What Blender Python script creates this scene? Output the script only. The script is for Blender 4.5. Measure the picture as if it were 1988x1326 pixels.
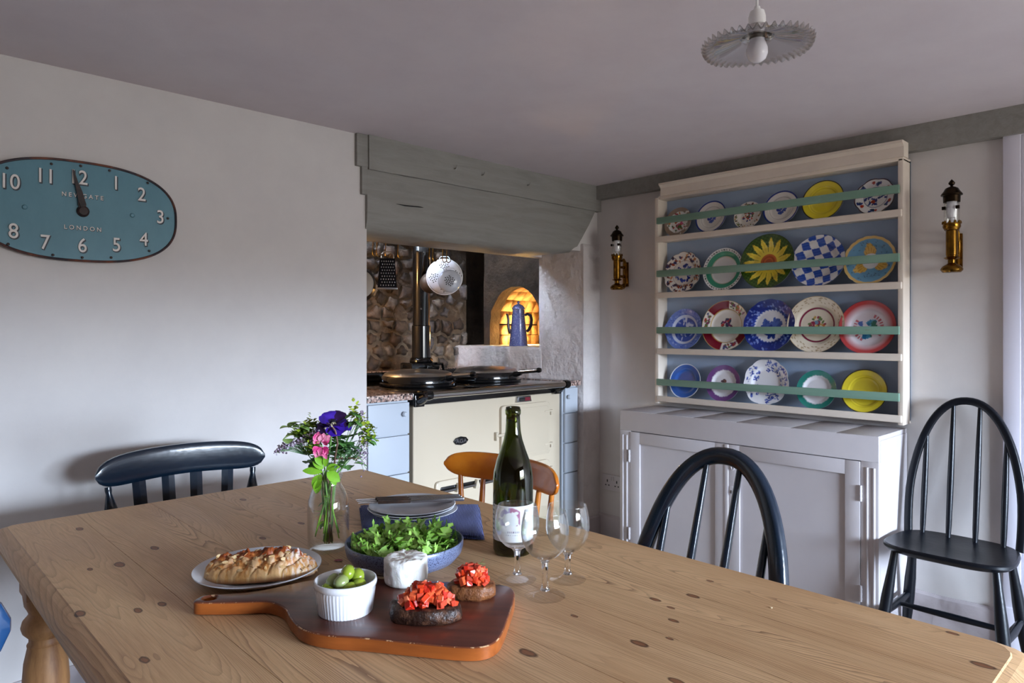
import bpy, bmesh, math, random
import numpy as np
from mathutils import Vector, Matrix, noise as mnoise
R = math.radians
for o in list(bpy.data.objects): bpy.data.objects.remove(o)
scn = bpy.context.scene
COL = scn.collection

# ------------------------------------------------------------------ camera
cam = bpy.data.cameras.new('camera'); cam.sensor_width = 36; cam.lens = 36*1340/1988
cam.shift_y = -23/1988; cam.clip_start = .02
co = bpy.data.objects.new('camera', cam); COL.objects.link(co)
co.location = (0, 0, 1.22); co.rotation_euler = (R(90), 0, R(46.2-90)); scn.camera = co
# ------------------------------------------------------------------ light
scn.view_settings.view_transform = 'Standard'; scn.view_settings.look = 'None'
scn.view_settings.gamma = 1; scn.view_settings.use_curve_mapping = False
scn.view_settings.exposure = -0.06
world = bpy.data.worlds.new('world'); scn.world = world; world.use_nodes = True
wn = world.node_tree.nodes; wl = world.node_tree.links
bg = wn['Background']
tc = wn.new('ShaderNodeTexCoord'); sx = wn.new('ShaderNodeSeparateXYZ'); rp = wn.new('ShaderNodeValToRGB')
mr = wn.new('ShaderNodeMapRange'); mr.inputs[1].default_value = -1; mr.inputs[2].default_value = 1
wl.new(tc.outputs['Generated'], sx.inputs[0]); wl.new(sx.outputs[2], mr.inputs[0]); wl.new(mr.outputs[0], rp.inputs[0]); wl.new(rp.outputs[0], bg.inputs[0])
rp.color_ramp.elements[0].position = .512; rp.color_ramp.elements[0].color = (.085, .085, .08, 1)
rp.color_ramp.elements[1].position = .534; rp.color_ramp.elements[1].color = (.66, .80, 1.0, 1)
e = rp.color_ramp.elements.new(1.0); e.color = (.62, .78, 1.0, 1)
bg.inputs[1].default_value = 150.0
def area(name, loc, rot, sx_, sy_, energy, col=(1, 1, 1), portal=False, spread=180):
    l = bpy.data.lights.new(name, 'AREA'); l.shape = 'RECTANGLE'; l.size = sx_; l.size_y = sy_
    l.energy = energy; l.color = col; l.spread = R(spread)
    if portal: l.cycles.is_portal = True
    o = bpy.data.objects.new(name, l); COL.objects.link(o); o.location = loc; o.rotation_euler = rot
    return o
def point(name, loc, energy, col, rad=.03):
    l = bpy.data.lights.new(name, 'POINT'); l.energy = energy; l.color = col; l.shadow_soft_size = rad
    o = bpy.data.objects.new(name, l); COL.objects.link(o); o.location = loc; return o
# room: X -1.5..3.10, Y -3.2..2.52, Z 0..2.035; window_1 in the wall behind the camera
W1 = (.80, 2.90, .75, 1.76); W2 = (-.9, .3, .95, 1.75)
area('window_daylight', ((W1[0]+W1[1])/2, -3.58, (W1[2]+W1[3])/2), (R(90), 0, 0), W1[1]-W1[0], W1[3]-W1[2], 1, portal=True)
#area('window_daylight', (-1.88, (W2[0]+W2[1])/2, (W2[2]+W2[3])/2), (R(90), 0, R(-90)), W2[1]-W2[0], W2[3]-W2[2], 1, portal=True)
point('oven_lamp', (3.40, 2.955, 1.425), 120, (1.0, .58, .18), .03)
point('oven_lamp', (3.22, 3.24, 1.17), 12, (1.0, .58, .18), .02)
point('beam_lamp', (1.70, 3.12, 1.40), 7, (1.0, .56, .2), .03)

# ------------------------------------------------------------------ helpers
def lin(c):
    return tuple(((v/255)/12.92 if v/255 <= .04045 else ((v/255+.055)/1.055)**2.4) for v in c)
def tag(o, label=None, cat=None, group=None, kind=None):
    if label: o['label'] = label
    if cat: o['category'] = cat
    if group: o['group'] = group
    if kind: o['kind'] = kind
    return o
def setmats(me, m):
    for x in (m if isinstance(m, (list, tuple)) else [m]): me.materials.append(x)
def finish(bm, name, m, parent=None, smooth=True, angle=35, fix=True):
    """bmesh (in world coordinates, or parent's local ones for children of a built-local thing) -> object"""
    if fix: bmesh.ops.recalc_face_normals(bm, faces=bm.faces)
    me = bpy.data.meshes.new(name); 
    if parent is None and len(bm.verts):
        xs = [v.co.x for v in bm.verts]; ys = [v.co.y for v in bm.verts]; zs = [v.co.z for v in bm.verts]
        c = Vector(((min(xs)+max(xs))/2, (min(ys)+max(ys))/2, min(zs)))
        for v in bm.verts: v.co -= c
    elif parent is not None and parent.get('_w'):
        mi = Matrix([list(r) for r in WM[parent.name]]).inverted()
        bm.transform(mi)
    bm.to_mesh(me); bm.free(); setmats(me, m)
    if smooth:
        me.shade_smooth() if hasattr(me, 'shade_smooth') else None
        try: me.set_sharp_from_angle(angle=R(angle))
        except Exception: pass
    o = bpy.data.objects.new(name, me); COL.objects.link(o)
    if parent is None: o.location = c if 'c' in dir() else (0, 0, 0)
    else: o.parent = parent
    return o
WM = {}
def thing(name, label, cat, loc=(0, 0, 0), rz=0, group=None, world=False, kind=None):
    o = bpy.data.objects.new(name, None); COL.objects.link(o); o.empty_display_size = .05
    o.location = loc; o.rotation_euler = (0, 0, rz)
    tag(o, label, cat, group, kind)
    if world:
        o['_w'] = 1; WM[o.name] = Matrix.Translation(loc) @ Matrix.Rotation(rz, 4, 'Z')
    return o
def box(bm, x0, x1, y0, y1, z0, z1, bev=0, seg=2):
    r = bmesh.ops.create_cube(bm, size=1)
    vs = r['verts']
    for v in vs:
        v.co.x = x0+(v.co.x+.5)*(x1-x0); v.co.y = y0+(v.co.y+.5)*(y1-y0); v.co.z = z0+(v.co.z+.5)*(z1-z0)
    if bev:
        es = list({e for v in vs for e in v.link_edges})
        bmesh.ops.bevel(bm, geom=es, offset=bev, segments=seg, affect='EDGES', profile=.6)
    return bm
def BX(*a, **k): return box(bmesh.new(), *a, **k)
def prism(bm, pts, z0, z1, bev=0, seg=2, M=None, bevtop=True):
    n = len(pts)
    b = [bm.verts.new((p[0], p[1], z0)) for p in pts]; t = [bm.verts.new((p[0], p[1], z1)) for p in pts]
    ft = bm.faces.new(t); fb = bm.faces.new(b[::-1])
    for i in range(n): bm.faces.new((b[i], b[(i+1) % n], t[(i+1) % n], t[i]))
    new = b+t
    if bev:
        es = list(ft.edges) + (list(fb.edges) if not bevtop == 'only' else [])
        r = bmesh.ops.bevel(bm, geom=es, offset=bev, segments=seg, affect='EDGES', profile=.5)
        new = list({v for v in new if v.is_valid} | set(r['verts']))
    if M is not None:
        for v in new: v.co = M @ v.co
    return bm
def PR(*a, **k): return prism(bmesh.new(), *a, **k)
def lathe(bm, prof, seg=32, c=(0, 0, 0), M=None, fr=None):
    """prof [(r,z)], r==0 ends close; fr(ang,i)->radius multiplier"""
    rings = []; new = []
    for i, (r, z) in enumerate(prof):
        if r < 1e-6:
            v = bm.verts.new((0, 0, z)); rings.append([v]); new.append(v)
        else:
            ring = []
            for k in range(seg):
                a = 2*math.pi*k/seg; q = r*(fr(a, i) if fr else 1)
                v = bm.verts.new((q*math.cos(a), q*math.sin(a), z)); ring.append(v); new.append(v)
            rings.append(ring)
    for A, B in zip(rings, rings[1:]):
        if len(A) == 1 and len(B) == 1: continue
        for k in range(seg):
            k2 = (k+1) % seg
            if len(A) == 1: bm.faces.new((A[0], B[k2], B[k]))
            elif len(B) == 1: bm.faces.new((A[k], A[k2], B[0]))
            else: bm.faces.new((A[k], A[k2], B[k2], B[k]))
    T = Matrix.Translation(c) @ (M if M is not None else Matrix.Identity(4))
    for v in new: v.co = T @ v.co
    return bm
def LA(*a, **k): return lathe(bmesh.new(), *a, **k)
def tube(bm, pts, rad, seg=8, cap=True, flat=None, sq=1):
    sp = lambda v: math.copysign(abs(v)**sq, v)
    pts = [Vector(p) for p in pts]; n = len(pts)
    if not hasattr(rad, '__len__'): rad = [rad]*n
    up = None; rings = []
    for i, p in enumerate(pts):
        d = (pts[min(i+1, n-1)]-pts[max(i-1, 0)]).normalized()
        if up is None:
            up = Vector(flat) if flat else (Vector((0, 0, 1)) if abs(d.z) < .9 else Vector((1, 0, 0)))
        s = d.cross(up).normalized(); u = s.cross(d).normalized()
        if not flat: up = u
        rr = rad[i]; ra, rb = rr if hasattr(rr, '__len__') else (rr, rr)
        rings.append([bm.verts.new(p + s*ra*sp(math.cos(2*math.pi*k/seg)) + u*rb*sp(math.sin(2*math.pi*k/seg))) for k in range(seg)])
    for A, B in zip(rings, rings[1:]):
        for k in range(seg): bm.faces.new((A[k], A[(k+1) % seg], B[(k+1) % seg], B[k]))
    if cap: bm.faces.new(rings[0][::-1]); bm.faces.new(rings[-1])
    return bm
def TU(*a, **k): return tube(bmesh.new(), *a, **k)
def copy_tree(o, parent=None):
    c = o.copy(); COL.objects.link(c); c.parent = parent
    for ch in [x for x in o.children]: copy_tree(ch, c)
    return c

# ------------------------------------------------------------------ node materials
class NB:
    def __init__(s, name):
        s.m = bpy.data.materials.new(name); s.m.use_nodes = True
        s.t = s.m.node_tree; s.n = s.t.nodes; s.b = s.n['Principled BSDF']
        s.tc = s.n.new('ShaderNodeTexCoord')
    def lk(s, a, i):
        if a is None: return
        if isinstance(a, (int, float)): i.default_value = a
        elif isinstance(a, (tuple, list)): i.default_value = tuple(a) if len(a) == len(i.default_value) else tuple(a)+(1,)
        else: s.t.links.new(a, i)
    def ma(s, op, a, b=None, c=None, clamp=False):
        n = s.n.new('ShaderNodeMath'); n.operation = op; n.use_clamp = clamp
        s.lk(a, n.inputs[0]); s.lk(b, n.inputs[1]); s.lk(c, n.inputs[2]); return n.outputs[0]
    def vm(s, op, a, b=None):
        n = s.n.new('ShaderNodeVectorMath'); n.operation = op; s.lk(a, n.inputs[0]); s.lk(b, n.inputs[1])
        return n.outputs['Value'] if op in ('DOT_PRODUCT', 'LENGTH') else n.outputs[0]
    def noise(s, vec, scale, detail=3, rough=.5, dist=0, dim='3D', w=None):
        n = s.n.new('ShaderNodeTexNoise'); n.noise_dimensions = dim
        if dim != '1D': s.lk(vec, n.inputs['Vector'])
        if w is not None: s.lk(w, n.inputs['W'])
        n.inputs['Scale'].default_value = scale; n.inputs['Detail'].default_value = detail
        n.inputs['Roughness'].default_value = rough; n.inputs['Distortion'].default_value = dist
        return n.outputs['Fac']
    def voro(s, vec, scale, feat='F1', out='Distance', rnd=1):
        n = s.n.new('ShaderNodeTexVoronoi'); n.feature = feat; s.lk(vec, n.inputs['Vector']); n.inputs['Scale'].default_value = scale
        n.inputs['Randomness'].default_value = rnd
        return n.outputs[out]
    def ramp(s, fac, stops, interp='LINEAR'):
        n = s.n.new('ShaderNodeValToRGB'); s.lk(fac, n.inputs[0]); cr = n.color_ramp; cr.interpolation = interp
        while len(cr.elements) < len(stops): cr.elements.new(.5)
        for e, (p, c) in zip(cr.elements, stops): e.position = p; e.color = tuple(lin(c))+(1,)
        return n.outputs[0]
    def mix(s, f, a, b, typ='MIX'):
        n = s.n.new('ShaderNodeMix'); n.data_type = 'RGBA'; n.blend_type = typ
        s.lk(f, n.inputs[0]); s.lk(a, n.inputs[6]); s.lk(b, n.inputs[7]); return n.outputs[2]
    def mr(s, v, a, b, c=0, d=1, smooth=False):
        n = s.n.new('ShaderNodeMapRange'); s.lk(v, n.inputs[0])
        if smooth: n.interpolation_type = 'SMOOTHSTEP'
        for i, x in enumerate((a, b, c, d)): n.inputs[1+i].default_value = x
        return n.outputs[0]
    def bump(s, h, strength=.3, dist=.01, prev=None):
        n = s.n.new('ShaderNodeBump'); n.inputs['Strength'].default_value = strength; n.inputs['Distance'].default_value = dist
        s.lk(h, n.inputs['Height'])
        if prev is not None: s.t.links.new(prev, n.inputs['Normal'])
        return n.outputs[0]
    def scale(s, vec, sc):
        return s.vm('MULTIPLY', vec, tuple(sc))
    def out(s, col=None, rough=None, metal=None, norm=None, **k):
        i = s.b.inputs
        s.lk(col, i['Base Color']); s.lk(rough, i['Roughness']); s.lk(metal, i['Metallic'])
        if norm is not None: s.t.links.new(norm, i['Normal'])
        for kk, v in k.items(): s.lk(v, i[kk.replace('_', ' ')])
        return s.m
def L4(c): return tuple(lin(c))+(1,)
def mat(name, col, rough=.5, metal=0, bump=0, bs=60, col2=None, vs=8, vlo=.35, vhi=.65, coat=0, detail=4, sub=0, bdist=.004, **k):
    b = NB(name); obj = b.tc.outputs['Object']
    c = L4(col)
    if col2: c = b.ramp(b.noise(obj, vs, detail, .6), [(vlo, col), (vhi, col2)])
    nm = b.bump(b.noise(obj, bs, 4, .6), bump, bdist) if bump else None
    if coat: k['Coat_Weight'] = coat; k['Coat_Roughness'] = .1
    if sub: k['Subsurface_Weight'] = sub; k['Subsurface_Scale'] = .01
    return b.out(c, rough, metal, nm, **k)
def thin_glass(name, tint=(250, 252, 251), ref=.5, base_=.05, pw=2.6, sc=.95):
    b = NB(name); t = b.t; n = b.n
    lw = n.new('ShaderNodeLayerWeight'); lw.inputs[0].default_value = .5
    f = b.ma('ADD', b.ma('MULTIPLY', b.ma('POWER', lw.outputs['Facing'], pw), sc), base_, clamp=True)
    tr = n.new('ShaderNodeBsdfTransparent'); tr.inputs[0].default_value = L4(tint)
    gl = n.new('ShaderNodeBsdfGlossy'); gl.inputs['Roughness'].default_value = .02; gl.inputs[0].default_value = (1, 1, 1, 1)
    rf = n.new('ShaderNodeBsdfGlass'); rf.inputs['Roughness'].default_value = 0; rf.inputs['IOR'].default_value = 1.2
    m1 = n.new('ShaderNodeMixShader'); m1.inputs[0].default_value = ref; t.links.new(gl.outputs[0], m1.inputs[1]); t.links.new(rf.outputs[0], m1.inputs[2])
    m2 = n.new('ShaderNodeMixShader'); b.lk(f, m2.inputs[0]); t.links.new(tr.outputs[0], m2.inputs[1]); t.links.new(m1.outputs[0], m2.inputs[2])
    n.remove(b.b); t.links.new(m2.outputs[0], n['Material Output'].inputs[0]); return b.m
def glass(name, col=(255, 255, 255), rough=0, ior=1.45):
    b = NB(name); return b.out(L4(col), rough, 0, None, Transmission_Weight=1.0, IOR=ior)
def vcol(name, rough=.25, bump=0, bs=200, coat=0, sub=0, bdist=.001):
    b = NB(name); n = b.n.new('ShaderNodeVertexColor'); n.layer_name = 'Col'
    nm = b.bump(b.noise(b.tc.outputs['Object'], bs, 4, .6), bump, bdist) if bump else None
    k = {}
    if coat: k['Coat_Weight'] = coat
    if sub: k['Subsurface_Weight'] = sub; k['Subsurface_Scale'] = .006
    return b.out(n.outputs[0], rough, 0, nm, **k)
def wood(name, light, dark, axis='Y', freq=60, rough=.45, stretch=12, coat=0, bump=.15, amp=1.0, knots=False):
    b = NB(name); obj = b.tc.outputs['Object']
    sc = {'X': (1/stretch, 1, 1), 'Y': (1, 1/stretch, 1), 'Z': (1, 1, 1/stretch)}[axis]
    v = b.scale(obj, sc)
    n1 = b.noise(v, 9, 3, .55, .4); w = b.ma('MULTIPLY', n1, freq*.18*amp)
    g = b.ma('SINE', b.ma('MULTIPLY', w, 6.28)); g = b.mr(g, -1, 1)
    fine = b.noise(v, 240, 3, .6)
    f = b.ma('ADD', b.ma('MULTIPLY', g, .45), b.ma('MULTIPLY', fine, .55))
    f = b.ma('ADD', b.ma('MULTIPLY', f, .7), b.ma('MULTIPLY', b.noise(v, 4, 2), .3))
    c = b.ramp(f, [(.3, dark), (.7, light)])
    nm = b.bump(f, bump, .001)
    k = {'Coat_Weight': coat, 'Coat_Roughness': .15} if coat else {}
    return b.out(c, rough, 0, nm, **k)

M = {}
def plaster(name, col, col2, rough=.9, s1=2.2, b1=.25, d1=.02, s2=40, b2=.12):
    b = NB(name); o = b.tc.outputs['Object']
    c = b.ramp(b.noise(o, 3, 5, .65), [(.35, col), (.65, col2)])
    n1 = b.bump(b.noise(o, s1, 4, .5), b1, d1); n2 = b.bump(b.noise(o, s2, 5, .65), b2, .004, n1)
    return b.out(c, rough, 0, n2)
M['wall'] = plaster('wall_paint', (213, 207, 203), (206, 200, 197))
M['wall_far'] = plaster('far_wall_paint', (112, 102, 94), (104, 94, 88))
M['ceil'] = plaster('ceiling_paint', (214, 205, 208), (208, 198, 202), s1=1.5, b1=.5)
M['rough_plaster'] = plaster('rough_plaster', (214, 206, 202), (198, 190, 188), s1=11, b1=.9, d1=.03, s2=60, b2=.9)
M['skirt'] = plaster('skirting_paint', (196, 186, 186), (180, 170, 172), s1=14, b1=.6, d1=.01)
M['door'] = mat('door_paint', (214, 210, 220), .5, bump=.1, bs=60)
M['beam'] = None
def beam_mat():
    b = NB('beam_paint'); o = b.tc.outputs['Object']
    v = b.scale(o, (.12, 1, 1))
    f = b.noise(v, 30, 5, .65, .6)
    c = b.ramp(f, [(.25, (126, 123, 118)), (.6, (142, 139, 133))])
    n1 = b.bump(f, .5, .006); n2 = b.bump(b.noise(o, 9, 3), .3, .01, n1)
    return b.out(c, .6, 0, n2)
M['beam'] = beam_mat()
M['soot'] = mat('sooty_stone', (36, 28, 22), .95, bump=.8, bs=18, col2=(72, 57, 44), vs=7, bdist=.02)
def mortar_mat():
    b = NB('hearth_mortar'); o = b.tc.outputs['Object']
    f = b.noise(o, 9, 6, .7, .8)
    c = b.ramp(f, [(.25, (64, 52, 42)), (.5, (120, 100, 80)), (.75, (176, 156, 130))])
    sz = b.n.new('ShaderNodeSeparateXYZ'); b.t.links.new(o, sz.inputs[0])
    c2 = b.mix(b.mr(b.ma('ADD', sz.outputs[2], b.ma('MULTIPLY', f, .5)), 1.35, 1.85, 0, .85), c, L4((42, 34, 28)))
    return b.out(c2, .95, 0, b.bump(b.noise(o, 22, 6, .7), 1, .02))
M['mortar'] = mortar_mat()
STONES = []
for i, (a, c) in enumerate([((58, 46, 40), (96, 82, 70)), ((84, 76, 70), (128, 118, 108)), ((50, 40, 34), (76, 58, 44)), ((100, 84, 70), (142, 122, 98)), ((72, 66, 66), (112, 106, 104)), ((34, 28, 25), (64, 52, 44))]):
    STONES.append(mat('hearth_stone', a, .75, bump=.8, bs=35, col2=c, vs=25, bdist=.01))
M['brick_oven'] = [mat('oven_brick', (170, 140, 105), .9, bump=.7, bs=40, col2=(205, 175, 130), vs=20, bdist=.01),
                   mat('oven_brick', (140, 108, 80), .9, bump=.7, bs=40, col2=(185, 150, 110), vs=20, bdist=.01)]
M['cream'] = mat('cream_enamel', (194, 179, 156), .22, bump=.03, bs=30, coat=.4)
M['black'] = mat('black_enamel', (10, 10, 11), .12, coat=.5)
M['blackm'] = mat('black_matt', (16, 15, 15), .5)
M['chrome'] = mat('chrome', (205, 203, 200), .12, 1)
M['steel'] = mat('steel', (170, 170, 172), .25, 1)
M['unit'] = mat('unit_paint', (178, 184, 192), .45, bump=.05, bs=40)
M['cup'] = mat('cupboard_paint', (196, 189, 190), .42, bump=.08, bs=30, col2=(190, 183, 185), vs=4)
M['rack'] = mat('rack_paint', (226, 212, 196), .4, bump=.12, bs=30, col2=(216, 202, 188), vs=5)
M['rackblue'] = mat('rack_back_paint', (156, 174, 200), .5)
def rail_mat():
    b = NB('green_rail_paint'); o = b.tc.outputs['Object']
    v = b.scale(o, (1, .12, 1))
    w = b.noise(v, 60, 5, .75, .3)
    g = b.ramp(b.noise(v, 20, 3), [(.3, (112, 144, 126)), (.7, (126, 158, 140))])
    c = b.mix(b.mr(w, .68, .72), g, L4((120, 86, 62)))
    return b.out(c, .4, 0, b.bump(w, .15, .001))
M['greenrail'] = rail_mat()
M['navy'] = mat('navy_gloss_paint', (14, 32, 48), .22, bump=.15, bs=45, col2=(10, 24, 38), vs=6, coat=.3)
M['blackblue'] = mat('blue_black_paint', (9, 13, 20), .32, bump=.12, bs=45, Specular_IOR_Level=.35)
M['bluegloss'] = mat('bright_blue_paint', (26, 64, 106), .25, bump=.1, bs=45, coat=.3)
M['orangewood'] = mat('orange_pine', (208, 122, 26), .3, col2=(184, 98, 16), vs=14, coat=.5, vlo=.3, vhi=.7)
M['redwood'] = wood('orange_pine', (205, 124, 40), (150, 76, 16), 'Z', 40, .3, 10, coat=.5)
M['brass'] = mat('aged_brass', (150, 108, 40), .22, 1, col2=(96, 66, 24), vs=30)
M['brassdark'] = mat('dark_brass', (52, 40, 28), .35, 1, col2=(30, 24, 18), vs=30)
M['white'] = mat('white_glaze', (236, 236, 240), .15, coat=.3)
M['greyplate'] = mat('pale_grey_glaze', (214, 216, 222), .2, coat=.3)
M['whiteplastic'] = mat('white_plastic', (236, 234, 232), .35)
M['socket'] = mat('socket_plastic', (206, 198, 198), .35)
M['glass'] = thin_glass('clear_glass', (254, 255, 254), .3, .06)
M['footglass'] = thin_glass('foot_glass', (255, 255, 255), .0, .05, 5, .38); M['solidglass'] = glass('solid_glass')
M['frost'] = mat('opal_glass', (236, 232, 238), .15, Transmission_Weight=.15)
def granite():
    b = NB('pink_granite'); o = b.tc.outputs['Object']
    c = b.ramp(b.voro(o, 130, 'F1', 'Color'), [(.25, (50, 44, 44)), (.45, (178, 142, 128)), (.6, (210, 184, 170)), (.8, (120, 100, 96))])
    return b.out(c, .12, 0, None, Coat_Weight=.4)
M['granite'] = granite()

# ------------------------------------------------------------------ room shell
def struct(name, bm, m, parent=None, **k):
    o = finish(bm, name, m, parent, **k)
    if parent is None: o['kind'] = 'structure'
    return o
RX0, RX1, RY0, RY1, RZ = -1.5, 3.10, -3.2, 2.52, 2.035
struct('floor', BX(RX0-.4, RX1+.9, RY0-.4, RY1+1.2, -.1, 0), mat('floor_tile', (140, 124, 108), .5, col2=(122, 108, 96), vs=5))
struct('ceiling', BX(RX0-.4, RX1+.5, RY0-.4, RY1+.03, RZ, RZ+.1), M['ceil'])
bm = BX(RX0-.4, 1.569, RY1, RY1+1.1, 0, RZ); box(bm, 1.5, 3.5, RY1+.26, RY1+.32, 1.64, RZ+.2)
struct('wall_left', bm, M['wall'], smooth=False)
struct('wall_right', BX(RX1, RX1+.35, RY0, .245, 0, RZ), M['wall'], smooth=False)
bm = BX(RX1, RX1+.35, .58, RY1+.04, 0, RZ); box(bm, RX1, RX1+.35, .245, .58, 1.97, RZ)
struct('wall_right', bm, M['wall'], smooth=False)
def wall_hole(name, axis, p0, p1, lo, hi, hole):
    a, b_, c, d = hole; bm = bmesh.new()
    for (u0, u1, z0, z1) in ((lo, a, 0, RZ), (b_, hi, 0, RZ), (a, b_, 0, c), (a, b_, d, RZ)):
        if axis == 'Y': box(bm, u0, u1, p0, p1, z0, z1)
        else: box(bm, p0, p1, u0, u1, z0, z1)
    return struct(name, bm, M['wall_far'], smooth=False)
wall_hole('wall_front', 'Y', RY0-.35, RY0, RX0-.4, RX1+.35, W1)
struct('wall_side', BX(RX0-.35, RX0, RY0-.35, RY1, 0, RZ), M['wall_far'], smooth=False)
def window(name, axis, p, hole, nb):
    a, b_, c, d = hole; bm = bmesh.new()
    def bar(u0, u1, z0, z1):
        if axis == 'Y': box(bm, u0, u1, p-.02, p+.02, z0, z1)
        else: box(bm, p-.02, p+.02, u0, u1, z0, z1)
    bar(a, a+.05, c, d); bar(b_-.05, b_, c, d); bar(a, b_, c, c+.05); bar(a, b_, d-.05, d)
    for i in range(1, nb): x = a+(b_-a)*i/nb; bar(x-.012, x+.012, c, d)
    bar(a, b_, (c+d)/2-.012, (c+d)/2+.012)
    struct(name, bm, M['rack'])
window('window_1', 'Y', RY0-.3, W1, 4)

# rough plaster side of the hearth: splayed plane from A (front) to B (back)
A = Vector((2.95, 2.52)); B = Vector((2.80, 3.45)); SP = (B-A).normalized(); SN = Vector((-SP.y, SP.x)); SN = SN if SN.x > 0 else -SN
def roughen(bm, amp, sc, cuts=None, seed=0):
    for v in bm.verts:
        n = mnoise.noise_vector(v.co*sc+Vector((seed, 0, 0)))+.5*mnoise.noise_vector(v.co*sc*2.7)
        v.co += n*amp
def gridpanel(P, U, V, nu, nv):
    """grid in the plane P + u*U + v*V"""
    bm = bmesh.new(); g = [[bm.verts.new(P+U*(i/nu)+V*(j/nv)) for j in range(nv+1)] for i in range(nu+1)]
    for i in range(nu):
        for j in range(nv): bm.faces.new((g[i][j], g[i+1][j], g[i+1][j+1], g[i][j+1]))
    return bm
def subbox(bm, n):
    bmesh.ops.subdivide_edges(bm, edges=bm.edges[:], cuts=n, use_grid_fill=True)
def k2(k): return A+(B-A)*k
# pillar
bm = bmesh.new(); p0 = k2(0); p1 = k2(.301); p2 = p1+SN*.14
prism(bm, [(3.16, 2.505), (3.16, p2.y), (p2.x, p2.y), (p1.x, p1.y), (p0.x+.004, 2.505)], 0, 1.70, bev=.012)
bmesh.ops.triangulate(bm, faces=[f for f in bm.faces if len(f.verts) > 4]); subbox(bm, 9)
roughen(bm, .0035, 9)
struct('wall_hearth_side', bm, M['rough_plaster'])
# wall strip above the pillar
struct('wall_left', BX(2.87, 3.2, 2.525, 2.80, 1.66, RZ), M['wall'], smooth=False)
# ledge
q1 = k2(.285); q2 = q1+SN*.75; q3 = k2(1.0)+SN*.75; q4 = k2(1.02)
bm = PR([tuple(q1), tuple(q2), tuple(q3), tuple(q4)], 0, 1.12, bev=.015)
subbox(bm, 12); roughen(bm, .004, 8, seed=5)
struct('wall_hearth_ledge', bm, M['rough_plaster'])
# back wall of the hearth with separate stones
hb = struct('wall_hearth_back', BX(1.5, 2.895, 3.45, 3.6, 0, 2.35), M['mortar'], smooth=False)
hb_loc = Vector(hb.location)
def voronoi_cells(x0, x1, z0, z1, step, rnd, stretch=1.0):
    pts = []; nx = max(1, int((x1-x0)/(step*stretch))); nz = int((z1-z0)/step)
    for j in range(-1, nz+2):
        for i in range(-1, nx+2):
            pts.append(Vector((x0+(i+.5+(.5 if j % 2 else 0)+rnd.uniform(-.33, .33))*step*stretch, z0+(j+.5+rnd.uniform(-.3, .3))*step)))
    out = []
    for c in pts:
        if not (x0 <= c.x <= x1 and z0 <= c.y <= z1): continue
        poly = [Vector((x0, z0)), Vector((x1, z0)), Vector((x1, z1)), Vector((x0, z1))]
        for q in pts:
            if q is c or (q-c).length > step*3: continue
            mid = (q+c)/2; nrm = (q-c).normalized(); new = []
            for a, b_ in zip(poly, poly[1:]+poly[:1]):
                da = (a-mid).dot(nrm); db = (b_-mid).dot(nrm)
                if da <= 0: new.append(a)
                if da*db < 0: new.append(a+(b_-a)*(da/(da-db)))
            poly = new
            if len(poly) < 3: break
        if len(poly) >= 3: out.append((c, poly))
    return out
def stone_mesh(poly, gap, depth, rnd, O, U, V, N):
    """domed stone from a polygon; O + x*U + z*V, rising along N"""
    c = sum(poly, Vector((0, 0)))/len(poly); bm = bmesh.new()
    P = []
    for a, b_ in zip(poly, poly[1:]+poly[:1]):
        P.append(a); 
        if (a-b_).length > .035: P.append((a+b_)/2)
    rings = []
    for f, h in ((1, -.2), (.93, .55), (.7, .95)):
        ring = []
        for p in P:
            d = p-c; l = d.length; q = c+d*max(.3, (l-gap)/l)*f*(.9 if (p not in poly) else 1)
            hh = depth*(h+rnd.uniform(-.12, .12))
            ring.append(bm.verts.new(O+U*q.x+V*q.y+N*hh))
        rings.append(ring)
    n = len(P); t = bm.verts.new(O+U*c.x+V*c.y+N*depth*1.05)
    for X_, Y_ in zip(rings, rings[1:]):
        for k in range(n): bm.faces.new((X_[k], X_[(k+1) % n], Y_[(k+1) % n], Y_[k]))
    for k in range(n): bm.faces.new((rings[-1][k], rings[-1][(k+1) % n], t))
    return bm
def child_world(bm, name, m, parent, ploc):
    for v in bm.verts: v.co -= ploc
    bmesh.ops.recalc_face_normals(bm, faces=bm.faces)
    me = bpy.data.meshes.new(name); bm.to_mesh(me); bm.free(); setmats(me, m); me.shade_smooth()
    o = bpy.data.objects.new(name, me); COL.objects.link(o); o.parent = parent; return o
rnd = random.Random(4)
for c, poly in voronoi_cells(1.95, 2.885, .98, 1.98, .074, rnd, 1.2):
    if rnd.random() < .12: continue
    bm = stone_mesh(poly, rnd.uniform(.002, .020), rnd.uniform(.010, .040), rnd, Vector((0, 3.45, 0)), Vector((1, 0, 0)), Vector((0, 0, 1)), Vector((0, -1, 0)))
    k = rnd.choice((2, 5, 5, 0)) if c.y > 1.48 else rnd.choice((0, 0, 1, 2, 3, 4, 1, 5))
    child_world(bm, 'stone', STONES[k], hb, hb_loc)
# sooty recess behind and chimney box
bm = BX(2.86, 4.0, 3.62, 3.7, 0, 2.35); box(bm, 3.95, 4.0, 2.5, 3.7, 0, 2.35); box(bm, 1.4, 4.0, 2.84, 3.7, 2.3, 2.35); box(bm, 1.4, 1.55, 3.55, 3.7, 0, 2.35)
box(bm, 3.2, 4.0, 2.50, 2.62, 0, 2.35); box(bm, 1.4, 4.0, 2.8, 2.86, 2.03, 2.35)
struct('wall_chimney', bm, M['soot'], smooth=False)
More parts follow.
